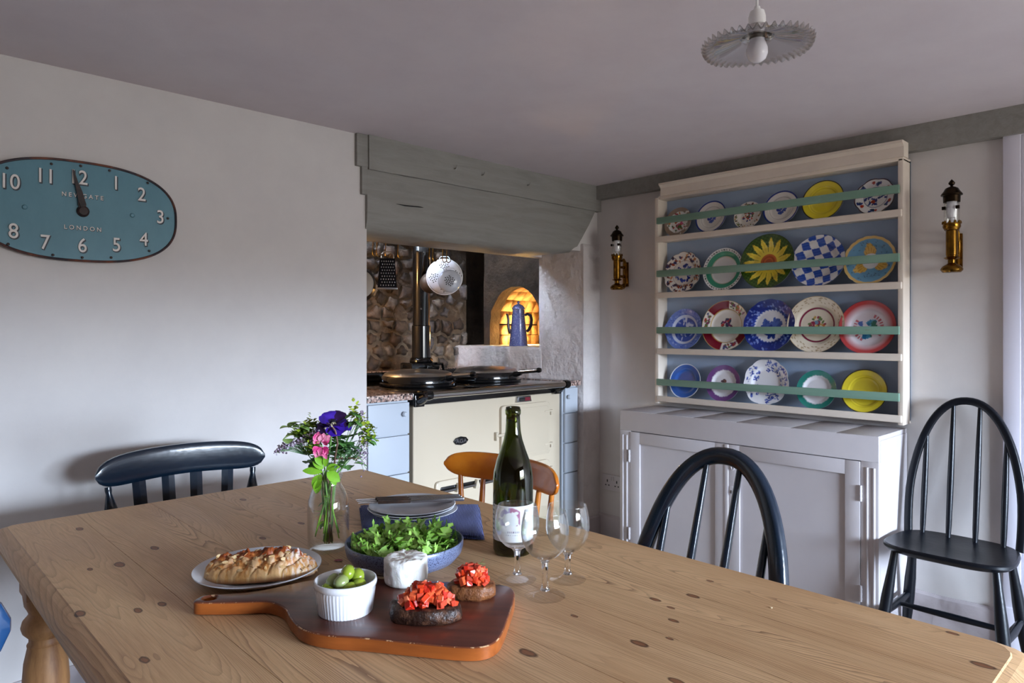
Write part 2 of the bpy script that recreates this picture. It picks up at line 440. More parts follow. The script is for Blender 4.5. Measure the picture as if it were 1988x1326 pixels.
# arch wall (bread oven front): plane offset .14 behind the ledge front
AO = A+SN*.14
def aw(k, z, d=0):   # k along SP in metres from A, z height, d depth behind the arch face
    p = AO+SP*k+SN*d; return Vector((p.x, p.y, z))
kc = 0.565; hw = .198; zs = 1.12; zsp = 1.255; LEN = (B-A).length
def arch_pts(hw_, zsp_, top, n=18):
    out = [(kc-hw_, zs)]
    for i in range(n+1):
        t = math.pi*(1-i/n); out.append((kc+hw_*math.cos(t), zsp_+(top-zsp_)*math.sin(t)))
    out.append((kc+hw_, zs)); return out
ar = arch_pts(hw, zsp, 1.492)
rn = random.Random(2)
ar = [(k+rn.uniform(-.005, .005), z if z == zs else z+rn.uniform(-.005, .005)) for k, z in ar]
def arch_wall():
    bm = bmesh.new(); kl, kr, zt = .18, .815, 2.2
    def ray(k, z):   # project arch point outwards to the rectangle
        dk, dz = k-kc, z-1.25
        if z <= zs+1e-6: return (kl if k < kc else kr, zs)
        s = 1e9
        if dk > 1e-6: s = min(s, (kr-kc)/dk)
        if dk < -1e-6: s = min(s, (kl-kc)/dk)
        if dz > 1e-6: s = min(s, (zt-1.25)/dz)
        if dz < -1e-6: s = min(s, (zs-1.25)/dz)
        return (kc+dk*s, 1.25+dz*s)
    rows = []
    N = 8
    for i, (k, z) in enumerate(ar):
        K, Z = ray(k, z); rows.append([bm.verts.new(aw(k+(K-k)*j/N, z+(Z-z)*j/N)) for j in range(N+1)])
    for a, b_ in zip(rows, rows[1:]):
        for j in range(N): bm.faces.new((a[j], a[j+1], b_[j+1], b_[j]))
    # corner fans
    for i, (a, b_) in enumerate(zip(rows, rows[1:])):
        pa, pb = ray(*ar[i]), ray(*ar[i+1])
        if abs(pa[0]-pb[0]) > 1e-4 and abs(pa[1]-pb[1]) > 1e-4:
            cx = kl if min(pa[0], pb[0]) < kc else kr
            cv = bm.verts.new(aw(cx, zt)); bm.faces.new((a[-1], cv, b_[-1]))
    for v in bm.verts:
        n = mnoise.noise(v.co*9); v.co += Vector((SN.x, SN.y, 0))*n*.006
    # reveal (thickness) 9 cm and left end of the wall
    inner = [bm.verts.new(aw(k, z, .10)) for k, z in ar]
    for i in range(len(ar)-1): bm.faces.new((rows[i][0], rows[i+1][0], inner[i+1], inner[i]))
    a0, a1 = bm.verts.new(aw(kr, zs-.02)), bm.verts.new(aw(kr, zt)); b0, b1 = bm.verts.new(aw(kr, zs-.02, .4)), bm.verts.new(aw(kr, zt, .4))
    bm.faces.new((a0, a1, b1, b0))
    c0, c1, c2, c3 = [bm.verts.new(aw(k, z, .1)) for k, z in ((kl, 0), (kl, zt), (kl+.02, zt), (kl+.02, 0))]
    return bm
aw_o = struct('wall_hearth_oven', arch_wall(), M['soot'])
al = Vector(aw_o.location)
# vault of separate bricks
rb = random.Random(9)
def vault_brick(t0, t1, d0, d1, th, off):
    bm = bmesh.new(); vs = []
    for d in (d0, d1):
        for t, r_ in ((t0, 0), (t1, 0), (t1, th), (t0, th)):
            H_ = hw+.006+r_+off; Hz = (1.492-zsp)+.006+r_+off
            vs.append(bm.verts.new(aw(kc+H_*math.cos(t), zsp+Hz*math.sin(t), d)))
    a = vs
    for f in ((0, 1, 2, 3), (7, 6, 5, 4), (0, 4, 5, 1), (1, 5, 6, 2), (2, 6, 7, 3), (3, 7, 4, 0)): bm.faces.new([a[i] for i in f])
    return bm
for row in range(5):
    n = 9
    for i in range(n):
        t0 = math.pi*(i+.04)/n; t1 = math.pi*(i+.96)/n; d0 = .10+row*.09
        bm = vault_brick(t0, t1, d0+.004, d0+.086, .05, rb.uniform(-.004, .004))
        child_world(bm, 'brick', M['brick_oven'][rb.randrange(2)], aw_o, al)
for side in (-1, 1):
    for row in range(5):
        for zz in range(2):
            z0 = zs+zz*(zsp-zs)/2; z1 = z0+(zsp-zs)/2-.005; d0 = .10+row*.09
            o_ = rb.uniform(0, .006); bm = bmesh.new(); vs = []
            for d in (d0+.003, d0+.087):
                for k_, z_ in ((kc+side*(hw+o_), z0), (kc+side*(hw+o_), z1), (kc+side*(hw+.05), z1), (kc+side*(hw+.05), z0)): vs.append(bm.verts.new(aw(k_, z_, d)))
            for f in ((0, 1, 2, 3), (7, 6, 5, 4), (0, 4, 5, 1), (1, 5, 6, 2), (2, 6, 7, 3), (3, 7, 4, 0)): bm.faces.new([vs[i] for i in f])
            child_world(bm, 'brick', M['brick_oven'][rb.randrange(2)], aw_o, al)
Ob = Vector((AO.x, AO.y, 0))+Vector((SN.x, SN.y, 0))*.56
for c, poly in voronoi_cells(kc-.22, kc+.22, 1.10, 1.52, .085, rb, 1.3):
    bm = stone_mesh(poly, .006, .02, rb, Ob, Vector((SP.x, SP.y, 0)), Vector((0, 0, 1)), Vector((-SN.x, -SN.y, 0)))
    child_world(bm, 'stone', M['brick_oven'][rb.randrange(2)], aw_o, al)
bm = bmesh.new()
for pts in ([aw(kc-.3, 1.05, .57), aw(kc+.3, 1.05, .57), aw(kc+.3, 1.6, .57), aw(kc-.3, 1.6, .57)],
            [aw(kc-.27, 1.05, .1), aw(kc-.27, 1.6, .1), aw(kc-.27, 1.6, .57), aw(kc-.27, 1.05, .57)],
            [aw(kc+.27, 1.05, .1), aw(kc+.27, 1.6, .1), aw(kc+.27, 1.6, .57), aw(kc+.27, 1.05, .57)],
            [aw(kc-.3, 1.56, .09), aw(kc+.3, 1.56, .09), aw(kc+.3, 1.56, .57), aw(kc-.3, 1.56, .57)]):
    bm.faces.new([bm.verts.new(p) for p in pts])
child_world(bm, 'oven_shell', M['mortar'], aw_o, al)

# painted beam over the hearth: upper fascia board and lower lintel
bt = thing('trim_1', None, None, (1.55, 2.50, 1.627), kind='structure', world=True)
def jitter_slices(prof_f, xs):
    bm = bmesh.new(); rings = [[bm.verts.new(p) for p in prof_f(x)] for x in xs]
    n = len(rings[0])
    for a, b_ in zip(rings, rings[1:]):
        for k in range(n): bm.faces.new((a[k], b_[k], b_[(k+1) % n], a[(k+1) % n]))
    bm.faces.new(rings[0][::-1]); bm.faces.new(rings[-1]); return bm
def lint(x):
    f = (x-1.562)/(3.06-1.562)
    n = lambda s, q=6: mnoise.noise(Vector((x*q, s, 0)))
    xb = 1.562+f*(2.868-1.562)
    pr = []
    for y, z, w in ((2.535, 1.627, 1), (2.512, 1.652, .93), (2.505, 1.68, .82), (2.502, 1.74, .6), (2.504, 1.81, .3), (2.505, 1.892, 0), (2.78, 1.892, 0), (2.78, 1.63, 1)):
        X_ = x*(1-w)+xb*w
        if f > .9: z_ = z+(.02*(f-.9)/.1 if w > .9 else 0)
        else: z_ = z
        pr.append((X_, y+n(y*50+z*9)*.003, z_+n(z*20+3)*.003))
    return pr
finish(jitter_slices(lint, np.linspace(1.562, 3.06, 46)), 'lintel', M['beam'], bt, angle=50)
def fas(x):
    n = lambda s: mnoise.noise(Vector((x*4, s, 7)))*.002
    return [(x, 2.494+n(1), 1.892+n(2)), (x, 2.494+n(3), RZ+n(4)*2), (x, 2.56, RZ), (x, 2.56, 1.892)]
finish(jitter_slices(fas, np.linspace(1.565, 3.098, 36)), 'fascia_board', M['beam'], bt, angle=50)
bm = BX(1.512, 1.568, 2.502, 2.56, 1.90, RZ, bev=.004); box(bm, 1.537, 1.568, 2.504, 2.56, 1.785, 1.905, bev=.004)
finish(bm, 'end_board', M['beam'], bt)
for (x, z) in ((2.02, 1.965), (2.19, 1.962), (2.50, 1.958)):
    bm = TU([(x, 2.50, z), (x, 2.478, z), (x+.003, 2.472, z+.012)], .003, 6); finish(bm, 'nail', M['beam'], bt)
bm = TU([(1.705, 2.501, 1.764), (1.75, 2.4995, 1.762), (1.83, 2.4995, 1.7655), (1.85, 2.501, 1.766)], [.0006, .003, .0025, .0006], 6)
finish(bm, 'split', M['blackm'], bt)
# beam along the right wall
bm = bmesh.new()
def rb_(y):
    n = lambda s: mnoise.noise(Vector((y*4, s, 3)))*.002
    w = .078+(.024 if y < .9 else .024*max(0, (1.3-y)/.4))
    return [(3.055+n(1), y, RZ), (3.055+n(2), y, RZ-w+n(3)), (3.12, y, RZ-w+n(3)), (3.12, y, RZ)]
struct('trim_2', jitter_slices(rb_, np.linspace(-3.1, 2.5, 76)), M['beam'], angle=50)
# skirtings
def skirting(name, p, axis, a, b_, h=.165, t=.012, sgn=-1):
    bm = bmesh.new(); n = 40; rings = []
    for i in range(n+1):
        u = a+(b_-a)*i/n; j = mnoise.noise(Vector((u*7, p, 0)))*.006
        pts = [(p, 0), (p+sgn*t, 0), (p+sgn*t, h+j-.01), (p+sgn*t*.4, h+j), (p, h+j)]
        rings.append([bm.verts.new((q, u, z) if axis == 'Y' else (u, q, z)) for q, z in pts])
    for A_, B_ in zip(rings, rings[1:]):
        for k in range(5): bm.faces.new((A_[k], A_[(k+1) % 5], B_[(k+1) % 5], B_[k]))
    struct(name, bm, M['skirt'])
skirting('baseboard_left', RY1, 'X', RX0, 1.569); skirting('baseboard_left', 2.505, 'X', 2.96, 3.1)
skirting('baseboard_right', RX1, 'Y', .60, 2.505, h=.175)
# door at the right
bm = BX(3.075, 3.13, .532, .586, 0, 1.95, bev=.004); box(bm, 3.082, 3.13, .515, .532, 0, 1.93, bev=.005); box(bm, 3.075, 3.13, .24, .586, 1.93, 1.975, bev=.004)
box(bm, 3.068, 3.13, .528, .592, 0, .20, bev=.004)
struct('trim_3', bm, M['door'])
d1 = struct('door_1', BX(3.11, 3.15, .24, .516, 0, 1.94, bev=.002), M['door'])

# ------------------------------------------------------------------ hearth contents: drawers, range cooker, worktops
def drawer_unit(x0, x1, label, bounds, knobx, parent_y=2.535, yb=3.2):
    t = thing('drawer_unit', label, 'drawers', ((x0+x1)/2, 2.85, 0), world=True)
    bm = BX(x0, x1, 2.552, yb, 0, .905); finish(bm, 'carcass', M['unit'], t, smooth=False)
    for i, (z0, z1) in enumerate(bounds):
        d = finish(BX(x0+.012, x1-.002, parent_y, 2.551, z0+.003, z1-.003, bev=.003), 'drawer', M['unit'], t)
        if i == 0:
            d['_w'] = 1; WM[d.name] = WM[t.name]
            bm = LA([(0, .022), (.008, .021), (.012, .014), (.011, .006), (.006, .002), (.006, 0), (0, 0)], 16, (knobx, parent_y, (z0+z1)/2+.02), Matrix.Rotation(R(90), 4, 'X'))
            finish(bm, 'knob', M['unit'], d)
            del d['_w']
    return t
bnd = [(.755, .900), (.585, .755), (.395, .585), (.09, .395)]
drawer_unit(1.574, 1.80, 'pale grey drawer stack left of the range cooker', bnd, 1.765)
drawer_unit(2.825, 2.943, 'narrow pale grey drawer stack squeezed right of the range cooker', [(.76, .90), (.595, .76), (.43, .595), (.09, .43)], 2.855, yb=2.585)
wt = finish(BX(1.572, 1.808, 2.52, 3.25, .908, .938, bev=.003), 'worktop', M['granite']); tag(wt, 'pink speckled granite worktop on the left drawers', 'worktop')
wt = finish(PR([(2.822, 2.52), (2.948, 2.52), (2.84, 3.22), (2.822, 3.22)], .908, .938, bev=.003), 'worktop', M['granite']); tag(wt, 'small granite worktop right of the range cooker', 'worktop')
wt = finish(BX(1.572, 2.80, 3.265, 3.448, .94, .988, bev=.003), 'stone_shelf', M['granite']); tag(wt, 'long granite shelf along the stone wall behind the cooker', 'shelf')

AG = thing('range_cooker', 'cream enamel range cooker with two domed hotplate lids and black flue', 'cooker', (2.32, 2.9, 0), world=True)
X0, X1, F_, Bk = 1.832, 2.815, 2.554, 3.25
finish(BX(X0, X1, F_, Bk, .09, .878, bev=.008, seg=3), 'body', M['cream'], AG)
finish(BX(X0+.02, X1-.02, F_+.04, Bk-.02, 0, .09), 'plinth', M['blackm'], AG)
finish(BX(X0-.012, X1+.006, F_-.016, Bk, .878, .936, bev=.006), 'top_plate', M['black'], AG)
finish(BX(1.59, X1, 3.232, 3.262, .94, .985, bev=.004), 'back_rail', M['black'], AG)
def ptx(o_, x, y, z): return Matrix.Translation((x, y, z))
M['lidsteel'] = mat('lid_steel', (214, 212, 210), .3, 1)
def lid(cx, cy):
    l = finish(LA([(0, .0), (.192, .0), (.196, .004), (.196, .014), (.186, .018), (.186, .042), (.180, .052), (0, .053)], 48, (cx, cy, .937)), 'lid', M['black'], AG)
    l['_w'] = 1; WM[l.name] = WM[AG.name]
    finish(LA([(.182, .046), (.170, .062), (.150, .070), (.10, .078), (.05, .081), (0, .082)], 48, (cx, cy, .937)), 'lid_dome', M['lidsteel'], l)
    dx, dy = .34, -.94
    p = lambda s, z: (cx+dx*s, cy+dy*s, z)
    finish(TU([p(.13, .975), p(.18, .977), p(.215, .985)], [(.055, .018), (.035, .016), (.014, .012)], 12, flat=(0, 0, 1)), 'lid_arm', M['black'], l)
    bm = bmesh.new(); tube(bm, [p(.20, .990), p(.315, 1.002)], .010, 12)
    for i in range(18):
        s = .205+i*.0058; lathe(bm, [(.0098, -.0018), (.0128, 0), (.0098, .0018)], 12, p(s, .9905+(s-.2)*.10), Matrix.Rotation(math.atan2(dy, dx), 4, 'Z') @ Matrix.Rotation(R(90-5.7), 4, 'Y'))
    finish(bm, 'handle_coil', M['chrome'], l)
    finish(LA([(0, -.012), (.013, -.01), (.014, 0), (.011, .012), (0, .016)], 12, p(.32, 1.003), Matrix.Rotation(math.atan2(dy, dx), 4, 'Z') @ Matrix.Rotation(R(84), 4, 'Y')), 'handle_cap', M['black'], l)
    bm = BX(cx-.03, cx+.03, cy+.17, cy+.215, .938, .985, bev=.006); finish(bm, 'hinge', M['black'], l)
    del l['_w']
lid(2.09, 2.87); lid(2.555, 2.87)
# hand rail
finish(TU([(1.868, 2.472, .928), (2.755, 2.472, .928)], .0165, 24), 'hand_rail', M['chrome'], AG)
for x, w in ((1.845, .028), (2.765, .02)):
    bm = LA([(0, -.018), (.021, -.016), (.024, 0), (.021, .016), (0, .018)], 20, (x+.01, 2.472, .928), Matrix.Rotation(R(90), 4, 'Y'))
    tube(bm, [(x+.008, 2.476, .924), (x+.004, 2.51, .905), (x+.004, 2.548, .898)], [(.014, .016), (.02, .02), (.026, .028)], 12, flat=(0, 0, 1))
    box(bm, x-.022, x+.03, 2.525, 2.54, .872, .928, bev=.004)
    finish(bm, 'rail_bracket', M['black'], AG)
# doors
def rrect(x0, x1, z0, z1, r, n=5):
    pts = []
    for cx, cz, a0 in ((x1-r, z1-r, 0), (x0+r, z1-r, 90), (x0+r, z0+r, 180), (x1-r, z0+r, 270)):
        for i in range(n+1):
            a = R(a0+90*i/n); pts.append((cx+r*math.cos(a), cz+r*math.sin(a)))
    return pts
RXM = Matrix(((1, 0, 0, 0), (0, 0, -1, 0), (0, 1, 0, 0), (0, 0, 0, 1)))  # (x,y,z)->(x,-z,y)
def slab(x0, x1, z0, z1, y, th, r=.02, bev=.006):
    return PR(rrect(x0, x1, z0, z1, r), -y, -y+th, bev=bev, seg=3, M=RXM)
def oven_door(x0, x1, z0, z1, latch=True, hz=None):
    d = finish(slab(x0, x1, z0, z1, F_+.004, .022), 'oven_door', M['cream'], AG); d['_w'] = 1; WM[d.name] = WM[AG.name]
    finish(slab(x0+.03, x1-.015, z0+.02, z1-.02, F_-.014, .008, .015, .004), 'door_panel', M['cream'], d)
    for z in hz or (z0+.045, z1-.06):
        bm = TU([(x1+.018, F_-.012, z-.014), (x1+.018, F_-.012, z+.014)], .008, 12); box(bm, x1-.045, x1+.018, F_-.024, F_-.010, z+.004, z+.014, bev=.003)
        finish(bm, 'hinge', M['cream'], d)
    if latch:
        zm = (z0+z1)/2
        bm = TU([(x0-.03, F_-.016, zm-.006), (x0+.03, F_-.02, zm-.003), (x0+.1, F_-.02, zm)], [.007, .008, .006], 10); box(bm, x0-.036, x0-.022, F_-.02, F_, zm-.03, zm+.012, bev=.003)
        finish(bm, 'latch', M['cream'], d)
    del d['_w']
oven_door(2.36, 2.715, .555, .835); oven_door(2.36, 2.715, .16, .525, True, (.21, .47))
# lower left ash door with slotted handle
d = finish(slab(1.95, 2.33, .16, .515, F_+.004, .018), 'ash_door', M['cream'], AG); d['_w'] = 1; WM[d.name] = WM[AG.name]
finish(slab(1.975, 2.30, .462, .488, F_-.012, .005, .008, .002), 'slot', M['black'], d)
bm = TU([(1.98, F_-.026, .468), (2.30, F_-.026, .472)], [(.006, .007), (.006, .007)], 10)
finish(bm, 'slot_bar', M['steel'], d)
for x in (2.075, 2.19):
    finish(PR([(x-.016, .455), (x+.016, .455), (x+.004, .495), (x-.004, .495)], -F_+.012, -F_+.036, bev=.003, M=RXM), 'lug', M['cream'], d)
del d['_w']
# thermometer
bm = PR([(2.47, .845), (2.58, .845), (2.573, .875), (2.477, .875)], -F_+.0, -F_+.014, bev=.003, M=RXM)
th = finish(bm, 'thermometer', M['steel'], AG); th['_w'] = 1; WM[th.name] = WM[AG.name]
finish(BX(2.488, 2.525, F_-.017, F_-.013, .852, .868), 'dial', M['blackm'], th)
finish(BX(2.528, 2.565, F_-.017, F_-.013, .852, .868), 'dial', mat('dial_red', (120, 20, 40), .4), th)
finish(BX(2.49, 2.562, F_-.0185, F_-.0165, .859, .861), 'needle', M['steel'], th); del th['_w']
def text_bm(body, size, ext=.001, bold=0):
    cu = bpy.data.curves.new('t', 'FONT'); cu.body = body; cu.size = size; cu.extrude = ext; cu.align_x = 'CENTER'; cu.align_y = 'CENTER'; cu.offset = bold
    cu.resolution_u = 6
    o = bpy.data.objects.new('t', cu); COL.objects.link(o)
    me = bpy.data.meshes.new_from_object(o.evaluated_get(bpy.context.evaluated_depsgraph_get()))
    bm = bmesh.new(); bm.from_mesh(me); bpy.data.objects.remove(o); bpy.data.meshes.remove(me)
    # centre on bounding box
    xs = [v.co.x for v in bm.verts]; ys = [v.co.y for v in bm.verts]
    c = Vector(((min(xs)+max(xs))/2, (min(ys)+max(ys))/2, 0))
    for v in bm.verts: v.co -= c
    return bm
def text_wall(body, size, x, y, z, ext=.001, bold=0, sx=1, sy=1, rot=0):
    bm = text_bm(body, size, ext, bold); Rz = Matrix.Rotation(rot, 4, 'Z')
    for v in bm.verts:
        p = Rz @ Vector((v.co.x*sx, v.co.y*sy, v.co.z)); v.co = Vector((x+p.x, y-p.z, z+p.y))
    return bm
bd = finish(PR([(2.061, .689), (2.075, .704), (2.107, .710), (2.139, .704), (2.153, .689), (2.139, .674), (2.107, .668), (2.075, .674)], -F_, -F_+.006, bev=.002, M=RXM), 'badge', M['black'], AG)
bd['_w'] = 1; WM[bd.name] = WM[AG.name]
finish(text_wall('AGA', .026, 2.107, F_-.007, .689, .0008, 0, 1.25), 'lettering', M['steel'], bd, fix=False, smooth=False); del bd['_w']
# flue
fx, fy = 2.30, 3.13
fl = finish(LA([(.047, 1.05), (.047, 1.64), (.049, 1.645), (.049, 1.655), (.047, 1.66), (.047, 2.4)], 32, (fx, fy, 0)), 'flue_pipe', M['black'], AG); fl['_w'] = 1; WM[fl.name] = WM[AG.name]
finish(LA([(.052, 1.05), (.052, 1.24), (.0475, 1.245)], 32, (fx, fy, 0)), 'pipe_sleeve', M['black'], fl)
finish(LA([(0, 1.035), (.062, 1.035), (.066, 1.045), (.062, 1.058), (.053, 1.066)], 32, (fx, fy, 0)), 'collar', M['black'], fl)
bm = BX(fx-.105, fx+.085, fy-.055, fy+.055, .985, 1.038, bev=.01, seg=3); tube(bm, [(fx+.06, fy-.06, 1.03), (fx+.10, fy-.06, 1.03), (fx+.112, fy-.06, .99)], .008, 8)
box(bm, fx-.01, fx+.075, fy-.07, fy-.055, 1.0, 1.026, bev=.004); lathe(bm, [(.05, .937), (.05, .95), (.04, .96), (.04, .99)], 24, (fx, fy, 0))
finish(bm, 'flue_box', M['black'], fl)
finish(LA([(0, 0), (.006, 0), (.006, .004), (0, .006)], 10, (fx-.03, fy-.0375, 1.335), Matrix.Rotation(R(75), 4, 'X')), 'screw', M['steel'], fl); del fl['_w']

# coffee pot on the ledge
cp = thing('coffee_pot', 'tall blue speckled enamel coffee pot on the ledge in front of the glowing oven', 'coffee pot', (2.936, 3.005, 1.12), R(-45), world=False)
def speckle(name, a, b_, thr=.62, rough=.25, sc=260):
    n = NB(name); o = n.tc.outputs['Object']
    f = n.mr(n.noise(o, sc, 2, .6), thr-.03, thr+.03)
    return n.out(n.mix(f, L4(a), L4(b_)), rough, 0, None, Coat_Weight=.4)
M['potblue'] = speckle('blue_speckled_enamel', (88, 98, 150), (170, 178, 210), .62)
M['potdark'] = mat('dark_enamel', (36, 34, 52), .3)
finish(LA([(0, .0), (.056, 0), (.058, .004), (.0385, .185), (.041, .188), (.041, .192), (.037, .195)], 32), 'body', M['potblue'], cp)
finish(LA([(.036, .193), (.036, .222), (.040, .225), (.040, .228), (.036, .229)], 32), 'upper_chamber', M['potblue'], cp)
l_ = finish(LA([(.039, .228), (.038, .234), (.028, .247), (.012, .254), (.006, .256), (.006, .262), (.009, .266), (.006, .273), (0, .275)], 32), 'pot_lid', M['potblue'], cp)
finish(TU([(-.05, 0, .075), (-.062, 0, .12), (-.062, 0, .16), (-.066, 0, .185), (-.072, 0, .197)], [.011, .009, .0075, .007, .006], 10), 'spout', M['potdark'], cp)
finish(TU([(.038, 0, .188), (.055, 0, .196), (.074, 0, .186), (.08, 0, .16), (.076, 0, .125), (.062, 0, .098), (.05, 0, .088)], [(.009, .004)]*7, 8, flat=(0, 1, 0)), 'handle', M['potdark'], cp)

# hanging utensils behind the beam
hr = finish(TU([(1.72, 2.86, 1.668), (2.72, 2.86, 1.668)], .004, 8), 'hanging_rail', M['brass']); tag(hr, 'thin brass rail behind the beam holding the hooks', 'rail')
def hook(x, y, ztop, zbot, label):
    pts = [(x, y+.0, ztop-.02), (x-.004, y-.004, ztop), (x, y, ztop+.006), (x+.004, y, ztop-.004), (x, y-.006, ztop-.04), (x-.004, y-.008, zbot+.02)]
    for i in range(7):
        a = math.pi+math.pi*i/6; pts.append((x+.010+.014*math.cos(a), y-.008, zbot+.012+.014*math.sin(a)))
    o = finish(TU(pts, .0022, 6), 'hook', M['brass']); tag(o, label, 'hook', 'brass hooks on the rail behind the beam')
hk = [(1.812, 'leftmost brass hook, right beside the wall edge'), (1.834, 'second brass hook from the wall edge, beside the leftmost'), (1.884, 'brass hook that carries the grater'),
      (1.957, 'empty brass hook just left of the flue'), (2.150, 'brass hook just right of the flue'), (2.172, 'second brass hook right of the flue'), (2.236, 'brass hook carrying the colander, left one'), (2.262, 'last brass hook on the right, over the colander')]
for x, lb in hk: hook(x, 2.86, 1.668, 1.575, lb)
# grater
gt = thing('grater', 'dark metal box grater with rows of bright teeth hanging left of the flue', 'grater', (1.884, 2.84, 1.42), R(-34))
def plate4(pts): 
    bm = bmesh.new(); f = bm.faces.new([bm.verts.new(p) for p in pts]); 
    return bm
bm = bmesh.new()
b4 = [(-.046, -.03, 0), (.046, -.03, 0), (.046, .03, 0), (-.046, .03, 0)]; t4 = [(-.036, -.02, .145), (.036, -.02, .145), (.036, .02, .145), (-.036, .02, .145)]
vb = [bm.verts.new(p) for p in b4]; vt = [bm.verts.new(p) for p in t4]
for i in range(4): bm.faces.new((vb[i], vb[(i+1) % 4], vt[(i+1) % 4], vt[i]))
bm.faces.new(vt)
finish(bm, 'blades', mat('dark_grater_steel', (38, 38, 42), .35, 1), gt, smooth=False)
bm = bmesh.new()
for r in range(9):
    for c in range(6):
        z = .014+r*.0145; x = (c-2.5+(.5 if r % 2 else 0)*.9)*.0125*(1-z*1.2); y = -.03+.01*z/.145
        lathe(bm, [(.0034, 0), (.0024, .0028), (0, .0034)], 6, (x, y, z), Matrix.Rotation(R(90), 4, 'X') @ Matrix.Scale(1.5, 4, (0, 1, 0)))
finish(bm, 'teeth', M['steel'], gt)['kind'] = 'stuff'
finish(BX(-.049, .049, -.033, .033, -.006, .003, bev=.002), 'rim', M['steel'], gt)
finish(TU([(-.03, 0, .143), (-.03, 0, .165), (-.018, 0, .178), (.018, 0, .178), (.03, 0, .165), (.03, 0, .143)], .0035, 8), 'handle', M['steel'], gt)
# pan lids / sieve on the left
RY90 = Matrix.Rotation(R(90), 4, 'X')
pl_ = thing('pan', 'shiny steel pan hanging beside the left wall edge', 'pan', (1.765, 2.90, 1.44), R(-20))
finish(LA([(0, .0), (.07, .002), (.085, .02), (.09, .05), (.093, .052), (.087, .05), (.08, .022), (.066, .006), (0, .005)], 36, (0, 0, 0), Matrix.Rotation(R(-90), 4, 'X')), 'bowl', mat('dull_steel', (84, 76, 70), .38, 1), pl_)
finish(TU([(0, -.02, .08), (0, -.018, .13), (0, -.012, .145)], [(.008, .004)]*3, 8, flat=(1, 0, 0)), 'handle', M['steel'], pl_)
pl2 = thing('saucepan_lid', 'wide steel lid hanging low beneath the pan, left of the grater', 'lid', (1.80, 3.08, 1.385), R(25))
finish(LA([(0, .012), (.05, .008), (.085, 0), (.09, .003), (.05, .012), (0, .016)], 36, (0, 0, 0), Matrix.Rotation(R(80), 4, 'X')), 'disc', M['steel'], pl2)
finish(TU([(.03, -.01, .0), (.03, -.03, .02), (.03, -.03, .05), (.03, -.01, .07)], .003, 8), 'handle', M['steel'], pl2)
# colanders
def colander(name, label, loc, rad, depth, rz, tilt, holes):
    t = thing(name, label, 'colander', loc, rz); cm = M['white'] if rad > .08 else mat('shaded_white_enamel', (196, 200, 210), .2, coat=.3)  # small colander is white too; its shade is put into a greyer colour
    prof = [(0, depth)] + [(rad*math.sin(a)*1.0, depth*math.cos(a)**.8 if a < 1.56 else 0) for a in np.linspace(.2, math.pi/2, 9)]
    prof += [(rad*1.04, -.002), (rad*1.04, -.005), (rad*.98, -.003)]
    Mx = Matrix.Rotation(R(90+tilt), 4, 'X')
    finish(LA(prof, 40, (0, 0, 0), Mx), 'bowl', cm, t)
    bm = bmesh.new()
    for (cx, cy, n_, rr) in holes:
        for i in range(n_):
            a = i*2.399; q = rr*math.sqrt((i+.3)/n_); x = cx+q*math.cos(a); y = cy+q*math.sin(a)
            d = min(.98, math.hypot(x, y)/rad); z = depth*(math.cos(math.asin(d)))**.8
            nrm = Vector((x/rad, y/rad, .9*z/depth+.15)).normalized(); qm = nrm.to_track_quat('Z', 'Y').to_matrix().to_4x4()
            lathe(bm, [(0, .0014), (.0031, .0014), (.0031, -.002)], 7, (0, 0, 0), Mx @ Matrix.Translation((x, y, z)) @ qm)
    h = finish(bm, 'holes', M['blackm'], t); h['kind'] = 'stuff'
    finish(TU([Mx @ Vector((-.028, rad*1.02, -.002)), Mx @ Vector((-.02, rad*1.15, -.002)), Mx @ Vector((.02, rad*1.15, -.002)), Mx @ Vector((.028, rad*1.02, -.002))], .003, 8), 'handle', M['white'], t)
    return t
colander('colander', 'large white enamel colander hanging right of the flue', (2.315, 2.94, 1.505), .095, .075, R(-38), 0, [(0, .055, 18, .026), (-.055, -.01, 18, .026), (.06, -.0, 22, .03), (0, -.06, 16, .024)])
colander('colander', 'small white enamel colander hanging in front of the larger one', (2.205, 2.76, 1.468), .057, .03, R(-38), 0, [(0, 0, 24, .026)])
sv = thing('sieve', 'brownish wire sieve half hidden behind the flue, left of the colanders', 'sieve', (2.287, 3.03, 1.475), R(-38))
finish(LA([(0, .03), (.03, .026), (.05, .008), (.055, 0), (.057, 0), (.057, -.006), (.053, -.004)], 30, (0, 0, 0), RY90), 'mesh_bowl', mat('brown_mesh', (84, 68, 56), .5, .6), sv)
finish(TU([(.0, 0, .055), (0, 0, .14)], .003, 6), 'handle', M['steel'], sv)

